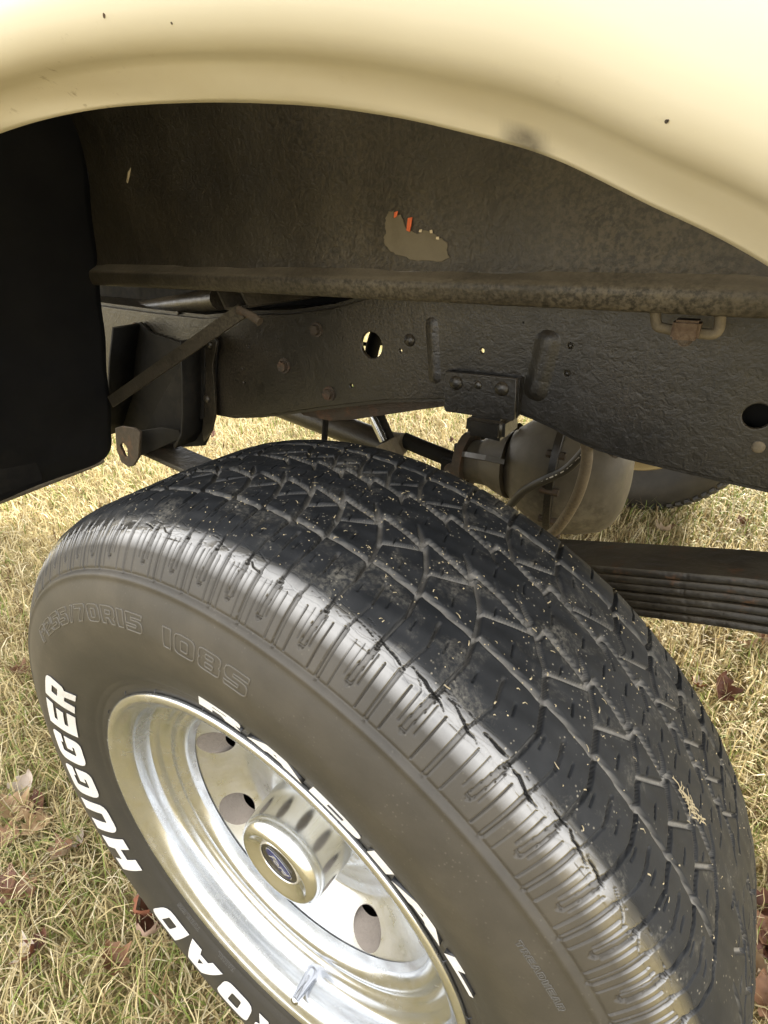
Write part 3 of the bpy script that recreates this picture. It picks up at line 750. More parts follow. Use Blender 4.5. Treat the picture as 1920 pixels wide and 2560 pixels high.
# ------------------------------------------------------------------ fender
LIP = [(-.50, .52), (-.475, .62), (-.43, .72), (-.36, .815), (-.27, .875), (-.17, .913), (-.08, .928), (0, .9332), (.06, .9340), (.108, .931), (.149, .926), (.176, .921), (.196, .916), (.216, .910), (.236, .901), (.259, .890), (.30, .865), (.36, .815), (.42, .745), (.47, .65), (.49, .56), (.495, .5)]
def build_fender():
    L = smooth_poly(LIP, 22, False)
    T = np.gradient(L, axis=0); T /= np.linalg.norm(T, axis=1)[:, None]
    N = np.stack([-T[:, 1], T[:, 0]], 1)                                  # outwards from the wheel
    prof = [(-.143, .009), (-.1465, .003), (-.1490, .0003), (-.1505, -.0005), (-.1520, .0003), (-.1535, .0014), (-.1570, .0036), (-.1605, .0056), (-.1625, .0064), (-.1655, .0069), (-.1690, .0080), (-.1720, .0102), (-.1743, .0136), (-.1758, .0185), (-.1766, .0255), (-.1772, .036), (-.1780, .052), (-.1788, .075), (-.1792, .11), (-.178, .15), (-.175, .21), (-.168, .28)]
    # gentle waviness of hand-worked metal
    V = np.zeros((len(L), len(prof), 3)); FL = np.zeros((len(L), len(prof))); SC = np.zeros_like(FL)
    for j, (y, n) in enumerate(prof):
        V[:, j, 0] = L[:, 0] + N[:, 0] * n; V[:, j, 1] = y; V[:, j, 2] = L[:, 1] + N[:, 1] * n
        V[:, j, 1] += .0006 * np.sin(L[:, 0] * 40 + j) * (j < 8)
        FL[:, j] = np.interp(n, [0, .004, .007, .014], [.6, 1, .9, 0]) if j > 2 else .4
    d = np.hypot((V[:, :, 0] - .2115) / .0055, (np.array([q[1] for q in prof])[None, :] - .0006) / .0017)
    SC = np.clip((1.2 - d) * 1.3, 0, 1) * (np.arange(len(prof)) > 2)[None, :]
    return np_mesh('fender', V.reshape(-1, 3), grid_faces(len(L), len(prof)), M['paint'], truck, dict(flange=FL.ravel(), scuff=SC.ravel()))
build_fender()
from mathutils.bvhtree import BVHTree
_f = bpy.data.objects['fender']; _b = BVHTree.FromPolygons([v.co for v in _f.data.vertices], [tuple(p.vertices) for p in _f.data.polygons])
for px, py, r_ in ((225, 31, .00032), (225, 34, .00034), (225, 37, .00025), (371, 50, .00028), (1440, 262, .0003), (1443, 260, .00018)):
    d = Vector(at(px, py, 1, -.10) - CAM).normalized(); hit, nrm, _, _ = _b.ray_cast(Vector(CAM), d)
    if hit:
        if nrm.dot(d) > 0: nrm = -nrm
        tube('paint_chip', [np.array(hit - nrm * .0004), np.array(hit + nrm * .00012)], r_, M['rusty'], _f, seg=7, smooth_path=False)
# outer bed side above the arch, bed side ahead of and behind it, far side
def rect_panel(name, x0, x1, y, z0, z1, mat, t=.004):
    return box(name, ((x0 + x1) / 2, y, (z0 + z1) / 2), (x1 - x0, t, z1 - z0), mat, truck, bevel=.001)
rect_panel('bed_side_top', -1.3, 1.25, -.160, 1.19, 1.38, M['paint'])
rect_panel('bed_side_front', -1.3, -.775, -.165, .55, 1.188, M['paint'])
rect_panel('bed_side_rear', .768, 1.25, -.165, .60, 1.188, M['paint'])
rect_panel('far_bed_side', -1.3, 1.25, 2.03, .80, 1.38, M['paint'])
box('bed_floor', (-.02, 1.11, .884), (2.56, 1.83, .012), M['black'], truck)

# ------------------------------------------------------------------ wheelhouse
PY = .19
def build_wheelhouse():
    # inner wall, rolling into the ledge at its foot, and the top that closes to the fender
    prof = [(-.140, 1.13), (-.02, 1.125), (.09, 1.105), (.150, 1.07), (.180, 1.02), (.189, .97), (PY, .93), (PY, .89), (.1895, .874), (.1875, .8655)]
    p = smooth_poly(prof, 6, False)
    n = 220; xs = np.linspace(-.56, .62, n)
    V = np.stack([np.repeat(xs[:, None], len(p), 1), np.repeat(p[None, :, 0], n, 0), np.repeat(p[None, :, 1], n, 0)], -1)
    V[:, :, 1] += .0012 * np.sin(xs * 21 + 1)[:, None] * np.sin(p[:, 1] * 34)[None, :] + .0007 * np.sin(xs * 63)[:, None]
    o = np_mesh('wheelhouse', V.reshape(-1, 3), grid_faces(n, len(p)), M['panel'], truck)
    return o
wh = build_wheelhouse()
sweep_x('wheelhouse_ledge', [(.1885, .8672), (.1845, .8640), (.1800, .8618), (.1765, .8596), (.1748, .8565), (.1752, .8520), (.1768, .8465), (.1790, .8425), (.1815, .8408), (.1850, .8405)], -.56, .75, M['ledge'], truck, n=160, noise=.0003)
# patch where the undercoat has peeled, flakes of older paint, a long scratch
def flat_piece(name, px, mat, y, parent, t=.0012):
    if len(px) > 12:
        rj = random.Random(1); px = [((a[0] * (1 - k) + b[0] * k) + rj.uniform(-2.2, 2.2), (a[1] * (1 - k) + b[1] * k) + rj.uniform(-2.2, 2.2)) for a, b in zip(px, px[1:] + px[:1]) for k in (0, .33, .66)]
    return plate(name, xz(px, y), y, t, mat, parent, bevel=.0003)
patch = flat_piece('bare_patch', [(834, 470), (838, 460), (848, 458), (856, 466), (866, 464), (872, 480), (877, 497), (890, 500), (900, 507), (910, 500), (922, 498), (935, 504), (945, 514), (958, 518), (966, 530), (963, 545), (968, 556), (950, 566), (930, 562), (905, 563), (885, 558), (862, 552), (845, 543), (833, 530), (830, 512), (836, 500), (832, 486)], M['bare'], PY - .0022, wh)
for q in ([(881, 472), (889, 470), (887, 486), (884, 500), (878, 497)], [(852, 459), (858, 457), (856, 467), (851, 470)]):
    flat_piece('paint_flake', q, M['orange'], PY - .0036, wh)
for q in ([(928, 498), (932, 497), (933, 503), (929, 503)], [(942, 512), (947, 512), (947, 517), (942, 516)], [(906, 497), (910, 496), (909, 501), (905, 501)]):
    flat_piece('paint_flake', q, M['cream_flake'], PY - .0030, wh)
flat_piece('scratch', [(282, 334), (285, 345), (283, 362), (279, 380), (275, 395), (273, 392), (276, 375), (279, 356)], M['cream_flake'], PY - .0022, wh)
flat_piece('scratch', [(289, 238), (293, 238), (292, 246), (290, 246)], M['cream_flake'], PY - .0022, wh)

# front apron of the wheelhouse: a sheet across the truck, its lower end swept forward
def build_apron():
    zx = [(1.13, -.455), (1.029, -.479), (.949, -.497), (.85, -.520), (.754, -.547), (.642, -.580), (.575, -.602), (.566, -.6045)]
    zs = np.array([z for z, x in zx][::-1]); xs_ = np.array([x for z, x in zx][::-1])
    zz = np.r_[np.linspace(.566, .62, 14), np.linspace(.63, 1.13, 30)]
    V = []; nv = 40
    for z in zz:
        x = np.interp(z, zs, xs_)
        r = .035; y1 = .190
        if z < .566 + r: y1 -= r - math.sqrt(max(r * r - (.566 + r - z) ** 2, 0))
        zb = 0
        for k in range(nv):
            t = k / (nv - 1); y = -.15 + t * (y1 + .15)
            V.append((x + .002 * math.sin(z * 60 + y * 30), y, z + (-.012 * (1 - t) if z < .6 else 0)))
    a = np_mesh('apron', np.array(V), grid_faces(len(zz), nv), M['apron'], truck)
    md = a.modifiers.new('thickness', 'SOLIDIFY'); md.thickness = .003; md.offset = 1
    return a
apron = build_apron()
tube('apron_hem', [(-.6085, -.15, .553), (-.6085, -.05, .5565), (-.6085, .06, .5605), (-.608, .150, .5640), (-.604, .172, .5690)], .0042, M['frame_dust'], apron, seg=10)
for px, py in ((27, 732),):
    p = at(px, py, 0, -.555); tube('rivet', [p + np.array([-.004, 0, 0]), p + np.array([.004, 0, 0])], .0045, M['frame_dust'], apron, seg=10)
box('apron_patch', tuple(at(12, 1010, 0, -.5935)), (.003, .085, .070), M['black'], apron)

# ------------------------------------------------------------------ chassis
FY = .30
frame = empty('frame_rail', truck)
TOP = [(120, 652), (215, 662), (330, 678), (440, 690), (540, 682), (625, 681), (720, 668), (800, 645), (900, 636)]
top = xz(TOP, FY); top += [(.02, .826), (.20, .832), (.70, .838)]
BOT = [(1900, 1120), (1800, 1092), (1659, 1056), (1560, 1034), (1500, 1020), (1420, 1001), (1350, 984), (1290, 966), (1240, 944), (1190, 917), (1150, 899), (1112, 884), (1040, 868), (960, 860), (829, 862), (700, 877), (640, 886), (560, 896), (499, 898), (465, 892), (400, 880), (330, 866), (270, 855), (243, 846), (215, 838), (140, 815)]
bot = xz(BOT, FY)
outline = [tuple(p) for p in top] + [tuple(p) for p in bot]
def hole(px, py, rpx, sq=1):
    c = at(px, py, 1, FY); e = at(px, py + rpx, 1, FY); r = abs(e[2] - c[2])
    return circle(c[0], c[2], r * sq, 24 if rpx > 9 else 12, r)
HOLES = [(802, 746, 30), (865, 758, 6.5, .85), (1041, 758, 7.5), (759, 834, 6.5, .9), (383, 803, 5.5, .9), (535, 747, 5), (525, 795, 5), (528, 825, 5), (382, 668 + 8, 3), (1130, 697, 3.5),
         (1232, 747, 9), (1225, 807, 9), (1635, 900, 30), (262, 798, 6), (244, 730, 4), (1078, 820, 3)]
plate('web', outline, FY, .006, M['frame'], frame, [hole(*h) for h in HOLES], bevel=.001)
def flange(name, pts, depth, mat, parent, y=FY, t=.006):
    """channel flange: the edge line carried inwards"""
    n = len(pts); V = []; F = []
    P = np.array(pts, float); T = np.gradient(P, axis=0); T /= np.linalg.norm(T, axis=1)[:, None]; N = np.stack([-T[:, 1], T[:, 0]], 1) * t
    for p, nn in zip(P, N):
        V += [(p[0], y + .0062, p[1]), (p[0], y + depth, p[1]), (p[0] + nn[0], y + depth, p[1] + nn[1]), (p[0] + nn[0], y + .0062, p[1] + nn[1])]
    for i in range(n - 1):
        for k in range(4):
            F.append((4 * i + k, 4 * i + (k + 1) % 4, 4 * i + 4 + (k + 1) % 4, 4 * i + 4 + k))
    return mesh(name, V, F, mat, parent, smooth=False)
flange('lower_flange', bot, .07, M['frame'], frame)
flange('upper_flange', top, .07, M['frame'], frame)
# rounded lower corner of the channel
bz = smooth_poly(np.array(bot), 3, False)
tube('channel_edge', [(p[0], FY + .0065, p[1] + .004) for p in bz], .0062, M['frame'], frame, seg=10, smooth_path=False)
# lower reinforcement seen under the kick-up
plate('gusset', xz([(640, 884), (700, 866), (829, 850), (965, 850), (965, 876), (900, 885), (820, 897), (760, 906), (710, 908), (655, 896)], FY + .045), FY + .045, .006, M['rusty'], frame)
# stamped ribs
def rib(px0, py0, px1, py1, w, h):
    a, b = at(px0, py0, 1, FY), at(px1, py1, 1, FY); d = b - a; L = np.linalg.norm(d); d /= L; s_ = np.array([-d[2], 0, d[0]])
    nu, nv = 22, 11; V = []
    for i in range(nu):
        u = i / (nu - 1); end = min(1, min(u, 1 - u) * L / w * 1.6); end = math.sin(end * math.pi / 2)
        for j in range(nv):
            v = j / (nv - 1) * 2 - 1
            V.append(a + d * (u * L) + s_ * (v * w * (.55 + .45 * end)) + np.array([0, .0004 - h * (math.cos(v * math.pi / 2) ** 2.2 if abs(v) < 1 else 0) * end, 0]))
    np_mesh('stamped_rib', np.array(V), grid_faces(nu, nv), M['frame'], frame)
rib(932, 684, 940, 830, .0115, .0026); rib(1190, 712, 1152, 866, .0175, .0048)
def bolt(px, py, rpx, mat='frame', y=FY, kind='hex', parent=None, h=None):
    c = at(px, py, 1, y); r = abs(at(px, py + rpx, 1, y)[2] - c[2]); h = h or r * .75
    bm = bmesh.new()
    if kind == 'hex':
        bmesh.ops.create_cone(bm, segments=24, radius1=r * 1.35, radius2=r * 1.3, depth=.0022, cap_ends=True, matrix=Matrix.Translation((c[0], y - .0012, c[2])) @ Matrix.Rotation(R(90), 4, 'X'))
        bmesh.ops.create_cone(bm, segments=6, radius1=r, radius2=r * .96, depth=h, cap_ends=True, matrix=Matrix.Translation((c[0], y - .0024 - h / 2, c[2])) @ Matrix.Rotation(R(90), 4, 'X') @ Matrix.Rotation(random.random(), 4, 'Z'))
    else:
        bmesh.ops.create_uvsphere(bm, u_segments=20, v_segments=12, radius=r, matrix=Matrix.Translation((c[0], y, c[2])) @ Matrix.Diagonal((1, .62, 1, 1)))
    return bm_obj('bolt' if kind == 'hex' else 'rivet', bm, M[mat], parent or frame, kind != 'hex')
bolt(685, 712, 12, 'rusty'); bolt(615, 790, 12, 'rusty'); bolt(712, 850, 11.5, 'rusty')
bolt(885, 735, 14, kind='dome'); bolt(1232, 747, 6, y=FY + .004, kind='dome'); bolt(1225, 807, 6, y=FY + .004, kind='dome'); bolt(1638, 966, 13, 'frame_dust', kind='dome')
bolt(1152, 851, 6, 'frame_dust', kind='dome'); bolt(1078, 820, 4, 'frame_dust', kind='dome')
bolt(293, 706, 7, 'rusty')
box('hole_backing', tuple(at(1650, 905, 1, FY + .03)), (.07, .004, .06), M['black'], frame)  # black plate set behind the large round hole

tube('brake_pipe', [at(822, 700, 1, .40), at(806, 746, 1, .40), at(796, 800, 1, .40)], .0105, M['black'], frame, seg=10)
tube('brake_pipe', [at(760, 738, 1, .44), at(800, 744, 1, .44), at(850, 738, 1, .44)], .003, M['rusty'], frame, seg=8)
# bump-stop bracket with its rubber block
BY = .283
brk = empty('bump_stop', truck)
plate('bracket_plate', xz([(963, 804), (1114, 820), (1110, 904), (1106, 908), (963, 888), (960, 880)], BY), BY, .006, M['frame'], brk)
b0, b1, b2, b3 = [at(*p, 1, BY) for p in ((963, 804), (1114, 820), (1108, 906), (961, 886))]
def quad(name, a, b, c, d, mat, parent, t=.005):
    o = mesh(name, [a, b, c, d], [(0, 1, 2, 3)], mat, parent, False)
    md = o.modifiers.new('t', 'SOLIDIFY'); md.thickness = t; md.offset = 0
    return o
bk = np.array([0, FY - BY - .001, 0])
e_ = np.array([0, .0062, 0])
quad('bracket_side', b1 + e_, b2 + e_, b2 + bk + [0, 0, .002], b1 + bk, M['frame'], brk)
quad('bracket_side', b0 + e_, b3 + e_, b3 + bk, b0 + bk, M['frame'], brk)
quad('bracket_foot', b3 + e_ + [.003, 0, 0], b2 + e_ + [-.003, 0, 0], b2 + bk + [-.003, 0, 0], b3 + bk + [.003, 0, 0], M['frame'], brk)
r0, r1, r2, r3 = [at(*p, 1, BY + .012) for p in ((1004, 896), (1087, 908), (1085, 960), (1000, 940))]
V = []
for p in (r0, r1, r2, r3):
    V.append(p)
for p, dz in ((r0, 0), (r1, 0), (r2, .004), (r3, .004)):
    V.append(p + np.array([.003, .045, dz]))
bm = bmesh.new(); vv = [bm.verts.new(v) for v in V]
for f in ((0, 1, 2, 3), (4, 5, 6, 7), (0, 1, 5, 4), (1, 2, 6, 5), (2, 3, 7, 6), (3, 0, 4, 7)): bm.faces.new([vv[i] for i in f])
bmesh.ops.recalc_face_normals(bm, faces=bm.faces)
bmesh.ops.bevel(bm, geom=list(bm.edges), offset=.006, segments=3, affect='EDGES')
bm_obj('rubber_block', bm, M['frame'], brk, True, 40)
bolt(985, 827, 15.5, kind='dome', y=BY, parent=brk); bolt(1084, 840, 16, kind='dome', y=BY, parent=brk); bolt(1033, 832, 9, kind='dome', y=BY, parent=brk, h=.002)

# spring hanger
hang = empty('spring_hanger', truck)
HY0, HY1 = .292, .245
plate('back_plate', xz([(286, 703), (302, 697), (325, 720), (400, 745), (455, 722), (468, 735), (464, 800), (463, 888), (455, 930), (440, 962), (395, 965), (300, 940), (250, 925), (268, 860)], HY0), HY0, .005, M['black'], hang)
def cheek(name, px, y0, y1, mat, t=.005):
    A = aty(px, y0); V = []; F = []
    for p in A: V += [p, p + np.array([0, y1 - y0, 0])]
    for i in range(len(A) - 1): F.append((2 * i, 2 * i + 1, 2 * i + 3, 2 * i + 2))
    o = mesh(name, V, F, mat, hang); md = o.modifiers.new('t', 'SOLIDIFY'); md.thickness = t; md.offset = 0; o.data.set_sharp_from_angle(angle=R(35)); return o
cheek('left_cheek', [(300, 700), (290, 770), (283, 860), (268, 905), (258, 930)], HY0, HY1, M['black'])
cheek('right_cheek', [(440, 728), (441, 800), (440, 880), (436, 925), (420, 950)], HY0, HY1 + .005, M['black'])
plate('mounting_flange', xz([(443, 724), (455, 722), (467, 738), (464, 760), (458, 790), (462, 840), (464, 890), (456, 930), (440, 952), (437, 930), (441, 880), (442, 800)], HY0 - .006), HY0 - .006, .005, M['frame'], hang)
bolt(452, 745, 9, y=HY0 - .0065, kind='dome', parent=hang); bolt(447, 862, 9, y=HY0 - .0065, kind='dome', parent=hang)
c_ = at(273, 971, 1, HY1)
plate('spring_ear', xz([(249, 926), (262, 922), (288, 926), (302, 934), (300, 960), (298, 988), (287, 1006), (277, 1008), (262, 998), (252, 972)], HY1 - .004), HY1 - .004, .005, M['rusty'], hang, [[(c_[0] + .010 * math.cos(a) * (1 + .25 * math.sin(3 * a)), c_[2] + .015 * math.sin(a)) for a in np.linspace(0, 6.28, 16, endpoint=False)]])
plate('inner_ear', xz([(300, 932), (345, 925), (385, 930), (392, 945), (360, 960), (300, 985)], .262), .262, .004, M['black'], hang)
plate('gusset', xz([(440, 735), (441, 800), (440, 900), (395, 930), (345, 928), (310, 935), (345, 868), (385, 800), (410, 760)], .284), .284, .004, M['black'], hang)
tube('spring_bushing', [(c_[0], .262, c_[2]), (c_[0], .340, c_[2])], .018, M['black'], hang, seg=20)

# leaf spring: top leaf from the hanger eye, the pack behind the wheel
spr = empty('leaf_spring', truck)
def leaf(x0, x1, f, y0, y1, t, mat, n=40):
    xs = np.linspace(x0, x1, n); V = []; F = []
    prof = [(y0 + .002, 0), (y1 - .002, 0), (y1, -t * .3), (y1, -t * .8), (y1 - .002, -t), (y0 + .002, -t), (y0, -t * .8), (y0, -t * .3)]
    m_ = len(prof)
    for x in xs:
        for (y, z) in prof: V.append((x, y, f(x) + z))
    for i in range(n - 1):
        for k in range(m_): F.append((i * m_ + k, i * m_ + (k + 1) % m_, (i + 1) * m_ + (k + 1) % m_, (i + 1) * m_ + k))
    F.append(tuple(range(m_))); F.append(tuple(range((n - 1) * m_, n * m_))[::-1])
    o = mesh('leaf', V, F, mat, spr); o.data.set_sharp_from_angle(angle=R(40)); return o
ztop = lambda x: np.interp(x, [-.70, -.55, -.4, -.2, .1, .30, .55, .8], [.548, .530, .516, .508, .548, .594, .64, .70])
SY0, SY1 = .272, .337
leaf(-.70, .80, ztop, SY0, SY1, .009, M['spring'])
zz_ = .0102
for i, (x0, x1) in enumerate(((-.52, .62), (-.42, .54), (-.33, .47), (-.26, .42), (-.2, .38))):
    leaf(x0, x1, (lambda k: (lambda x: ztop(x) - k * (.0104)))(i + 1), SY0 + .0015 * (i % 2), SY1 - .0015 * (i % 2), .0085, M['spring'])
for x in (-.05, .05):
    tube('u_bolt', [(x, SY0 - .012, .30), (x, SY0 - .012, .50), (x, SY0 - .008, .545), (x, (SY0 + SY1) / 2, .560), (x, SY1 + .008, .545), (x, SY1 + .012, .5), (x, SY1 + .012, .30)], .007, M['rusty'], spr)

# rear axle with differential
axle = empty('rear_axle', truck)
DC = CAM + (np.array([-.005, .91, .405]) - CAM) * .86; KS = .86
tube('axle_tube', [(0, .14, .369), (0, .56, .370)], .042, M['axle'], axle, seg=24, smooth_path=False)
tube('axle_tube', [(0, .80, .372), (0, 1.74, .369)], .042, M['axle'], axle, seg=24, smooth_path=False)
def blob(name, c, rx, ry, rz, mat, p=2.0, xcut=None):
    bm = bmesh.new(); bmesh.ops.create_uvsphere(bm, u_segments=40, v_segments=24, radius=1)
    for v in bm.verts:
        x, y, z = v.co
        n = (abs(x) ** p + abs(y) ** p + abs(z) ** p) ** (-1 / p)
        v.co = (x * n * rx, y * n * ry, z * n * rz)
        if xcut is not None: v.co.x = max(v.co.x, xcut)
    bmesh.ops.translate(bm, vec=tuple(c), verts=bm.verts)
    return bm_obj(name, bm, mat, axle, True, 45)
def loft(name, rings, mat, p=2.3, n=56):
    """superellipse rings (x, ry, rz) about the axle centre"""
    V = []; F = []
    for (x, ry, rz) in rings:
        for k in range(n):
            a = 2 * math.pi * k / n; c, s_ = math.cos(a), math.sin(a); q = (abs(c) ** p + abs(s_) ** p) ** (-1 / p)
            V.append((DC[0] + x * KS, DC[1] + ry * c * q * KS, DC[2] + rz * s_ * q * KS))
    for i in range(len(rings) - 1):
        for k in range(n): F.append((i * n + k, i * n + (k + 1) % n, (i + 1) * n + (k + 1) % n, (i + 1) * n + k))
    F.append(tuple(range(n))); F.append(tuple(range((len(rings) - 1) * n, len(rings) * n))[::-1])
    o = mesh(name, V, F, mat, axle); o.data.set_sharp_from_angle(angle=R(38)); return o
loft('diff_housing', [(-.150, .070, .080), (-.125, .088, .100), (-.085, .108, .128), (-.045, .118, .142), (-.034, .120, .145)], M['axle'])
loft('cover_flange', [(-.034, .128, .154), (-.033, .132, .158), (-.018, .132, .158), (-.017, .130, .156)], M['frame'])
loft('diff_cover', [(-.017, .120, .146), (.020, .112, .138), (.046, .105, .131), (.052, .102, .128), (.058, .100, .126), (.075, .094, .118), (.094, .078, .098), (.106, .052, .066), (.111, .022, .028), (.112, .004, .005)], M['axle'])
for a in np.linspace(0, 2 * math.pi, 12, endpoint=False):
    p = np.array([DC[0] - .025 * KS, DC[1] + .126 * KS * math.cos(a), DC[2] + .152 * KS * math.sin(a)])
    tube('cover_bolt', [p + [-.017, 0, 0], p + [.017, 0, 0]], .0075, M['rusty'], axle, seg=6, smooth_path=False)
tube('pinion_housing', [DC + [-.13, -.01, -.005], DC + [-.17, -.01, -.008], DC + [-.19, -.01, -.012], DC + [-.225, -.01, -.016]], [.070, .056, .048, .044], M['axle'], axle, seg=24)
for k in range(3):
    q = DC + np.array([-.15, -.01, -.006]); a = R(35 + 60 * k)
    quad('casting_rib', q + [.03, .082 * math.cos(a), .082 * math.sin(a)], q + [-.075, .050 * math.cos(a), .050 * math.sin(a)], q + [-.055, .078 * math.cos(a), .078 * math.sin(a)], q + [.0, .105 * math.cos(a), .105 * math.sin(a)], M['frame'], axle, .010)
pin = DC + np.array([-.235, -.01, -.016])
tube('pinion_flange', [pin + [.015, 0, 0], pin + [-.004, 0, 0]], .062, M['rusty'], axle, seg=24, smooth_path=False)
# drive shaft with its universal joint
shaft = empty('drive_shaft', truck)
uj = at(997, 1003, 1, .74); e1 = at(872, 950, 1, .74); e2 = at(610, 860, 1, .74)
d1 = (uj - pin); 
tube('yoke', [pin + [-.004, 0, 0], pin + .5 * d1, uj], [.030, .026, .026], M['black'], shaft, seg=16)
for sgn in (-1, 1):
    tube('joint_cap', [uj + [0, .034 * sgn, 0], uj + [0, .050 * sgn, 0]], .018, M['rusty'], shaft, seg=16, smooth_path=False)
    quad('yoke_ear', uj + [.035, .030 * sgn, .02], uj + [.035, .030 * sgn, -.02], uj + [-.03, .036 * sgn, -.022], uj + [-.03, .036 * sgn, .022], M['black'], shaft, .012)
tube('joint_cap', [uj + [0, 0, -.045], uj + [0, 0, .045]], .018, M['black'], shaft, seg=16, smooth_path=False)
tube('shaft_neck', [uj + [-.02, 0, .006], uj * .35 + e1 * .65, e1], .018, M['black'], shaft, seg=18, smooth_path=False)
tube('shaft_tube', [at(838, 962, 1, .71), e2 + [0, -.04, 0]], .031, M['frame'], shaft, seg=24, smooth_path=False)
tube('shaft_collar', [at(845, 955, 1, .73), at(873, 958, 1, .73)], .024, M['frame_dust'], shaft, seg=18, smooth_path=False)
# shock absorber rod, its lower mount, brake line
shock = empty('shock_absorber', truck)
tube('piston_rod', [at(790, 870, 1, .58), at(829, 952, 1, .58)], 0.0085, M['cap'], shock, seg=16, smooth_path=False)
tube('dust_cover', [at(806, 868, 1, .60), at(842, 948, 1, .60)], .0105, M['black'], shock, seg=16, smooth_path=False)
quad('shock_mount', at(818, 962, 1, .57), at(848, 948, 1, .57), at(868, 985, 1, .57), at(850, 1000, 1, .57), M['frame_dust'], shock, .02)
tube('cable', [at(704, 880, 1, .5), at(702, 930, 1, .5), at(698, 985, 1, .5)], .0062, M['black'], tag(empty('brake_cable', truck)), seg=10)
# hoses over the cover
hose = tube('vent_hose', [at(1290, 940, 1, 0.580), at(1262, 975, 1, 0.580), at(1222, 1015, 1, 0.589), at(1170, 1040, 1, 0.597), at(1130, 1062, 1, 0.614), at(1104, 1090, 1, 0.632)], .0078, M['hose'], truck, seg=12, res=10)
hp = smooth_poly(np.array([at(1290, 940, 1, 0.580), at(1262, 975, 1, 0.580), at(1222, 1015, 1, 0.589), at(1170, 1040, 1, 0.597), at(1130, 1062, 1, 0.614)]), 14, False)
k_ = 3; pat = random.Random(4)
while k_ < len(hp) - 4:
    n_ = pat.choice((1, 1, 2, 3)); seg_ = hp[k_:k_ + n_ + 1]; v_ = np.array([(CAM - p) / np.linalg.norm(CAM - p) for p in seg_])
    tube('print_mark', seg_ + v_ * .0076, .0017, M['print'], hose, seg=6, smooth_path=False)
    k_ += n_ + pat.choice((1, 2, 2))
tube('brake_hose', [at(1262, 935, 1, 0.563), at(1268, 985, 1, 0.563), at(1258, 1040, 1, 0.563), at(1238, 1090, 1, 0.571), at(1205, 1140, 1, 0.589), at(1180, 1160, 1, 0.614)], .0092, M['hose_brown'], truck, seg=12, res=10)
tube('brake_line', [at(1262, 950, 1, 0.597), at(1288, 960, 1, 0.580), at(1310, 972, 1, 0.563), at(1330, 985, 1, 0.528)], .004, M['rusty'], truck, seg=8)

# parts tucked under the bed floor
sill = empty('cross_sill', truck)
sy0 = .205
A_, B_, C_, D_ = [at(*p, 1, sy0) for p in ((468, 626), (520, 630), (536, 662), (488, 668))]
for nm, p, q in (('sill_side', A_, D_), ('sill_foot', D_, C_), ('sill_side', C_, B_)):
    quad(nm, p, q, q + np.array([0, 1.6, 0]), p + np.array([0, 1.6, 0]), M['ledge'], sill, .003)
quad('sill_shade', A_ + [0, .25, .004], B_ + [0, .25, .004], C_ + [0, .25, 0], D_ + [0, .25, 0], M['black'], sill, .003)  # black plate added inside the channel, standing in for its deep shade
tube('sill_clip', [C_ + [-.012, -.004, -.004], C_ + [.006, -.004, -.009], C_ + [.020, -.003, -.016]], .0052, M['rusty'], sill, seg=8)
p0, p1 = at(320, 664, 1, .34), at(474, 646, 1, .30)
tube('floor_strut', [p0 + [-.06, .02, 0], p0, p1], [.006, .012, .016], M['frame'], truck, seg=12, smooth_path=False)
# flat brace from the sill to the foot of the apron
q0, q1 = at(522, 672, 1, .205), at(240, 868, 1, .188)
dq = q1 - q0; nq = np.cross(dq, [0, 1, 0]); nq /= np.linalg.norm(nq)
o = quad('apron_brace', q0 + nq * .0085, q1 + nq * .0085, q1 - nq * .0085, q0 - nq * .0085, M['ledge'], truck, .004)
# bed hold-down clip
clip = empty('bed_clip', truck)
cy = .235
tube('clip_wire', [at(1416, 672, 1, cy), at(1418, 697, 1, cy), at(1428, 708, 1, cy), at(1480, 715, 1, cy), at(1535, 722, 1, cy), at(1552, 712, 1, cy), at(1556, 682, 1, cy)], .0042, M['frame_dust'], clip, seg=10)
box('clip_block', tuple(at(1483, 711, 1, cy - .004)), (.020, .018, .015), M['rust'], clip)
bolt(1480, 733, 12, 'rusty', y=cy - .004, parent=clip)
box('sill_blocker', (-.05, .46, .830), (2.3, .16, .094), M['black'], truck)  # sill added and deepened to block the lit gap above the frame
box('sill_blocker', (-.05, 1.55, .857), (2.3, .16, .040), M['black'], truck)

# far rail, far wheel
plate('far_frame_rail', [(p[0], p[1]) for p in outline], 1.50, .006, M['frame'], truck)
fw = empty('far_wheel', truck)
fw['label'] = 'far rear wheel under the frame'
FWY = 1.745; fc = (0, FWY, .369)
fp = [(.206, .104), (.226, .115), (.26, .126), (.288, .130), (.31, .126), (.333, .116), (.348, .106), (.358, .098), (.3635, .088)]
gp = []
for y in (.054, .015, -.024, -.06): gp += [(.3672, y + .004), (.3625, y + .003), (.3625, y - .003), (.3672, y - .004)]
full = [(r, -y) for r, y in fp] + [(r, -y) for r, y in gp] + [(r, y) for r, y in fp[::-1]]
ft = lathe('far_tyre', full, M['rubber'], fw, fc, 120, 30)
nvt = len(ft.data.vertices)
a_ = ft.data.attributes.new('tread', 'FLOAT', 'POINT'); rr0 = np.array([math.hypot(v.co.x, v.co.z - .369) for v in ft.data.vertices]); a_.data.foreach_set('value', np.clip((rr0 - .350) / .01, 0, 1).astype(np.float32))
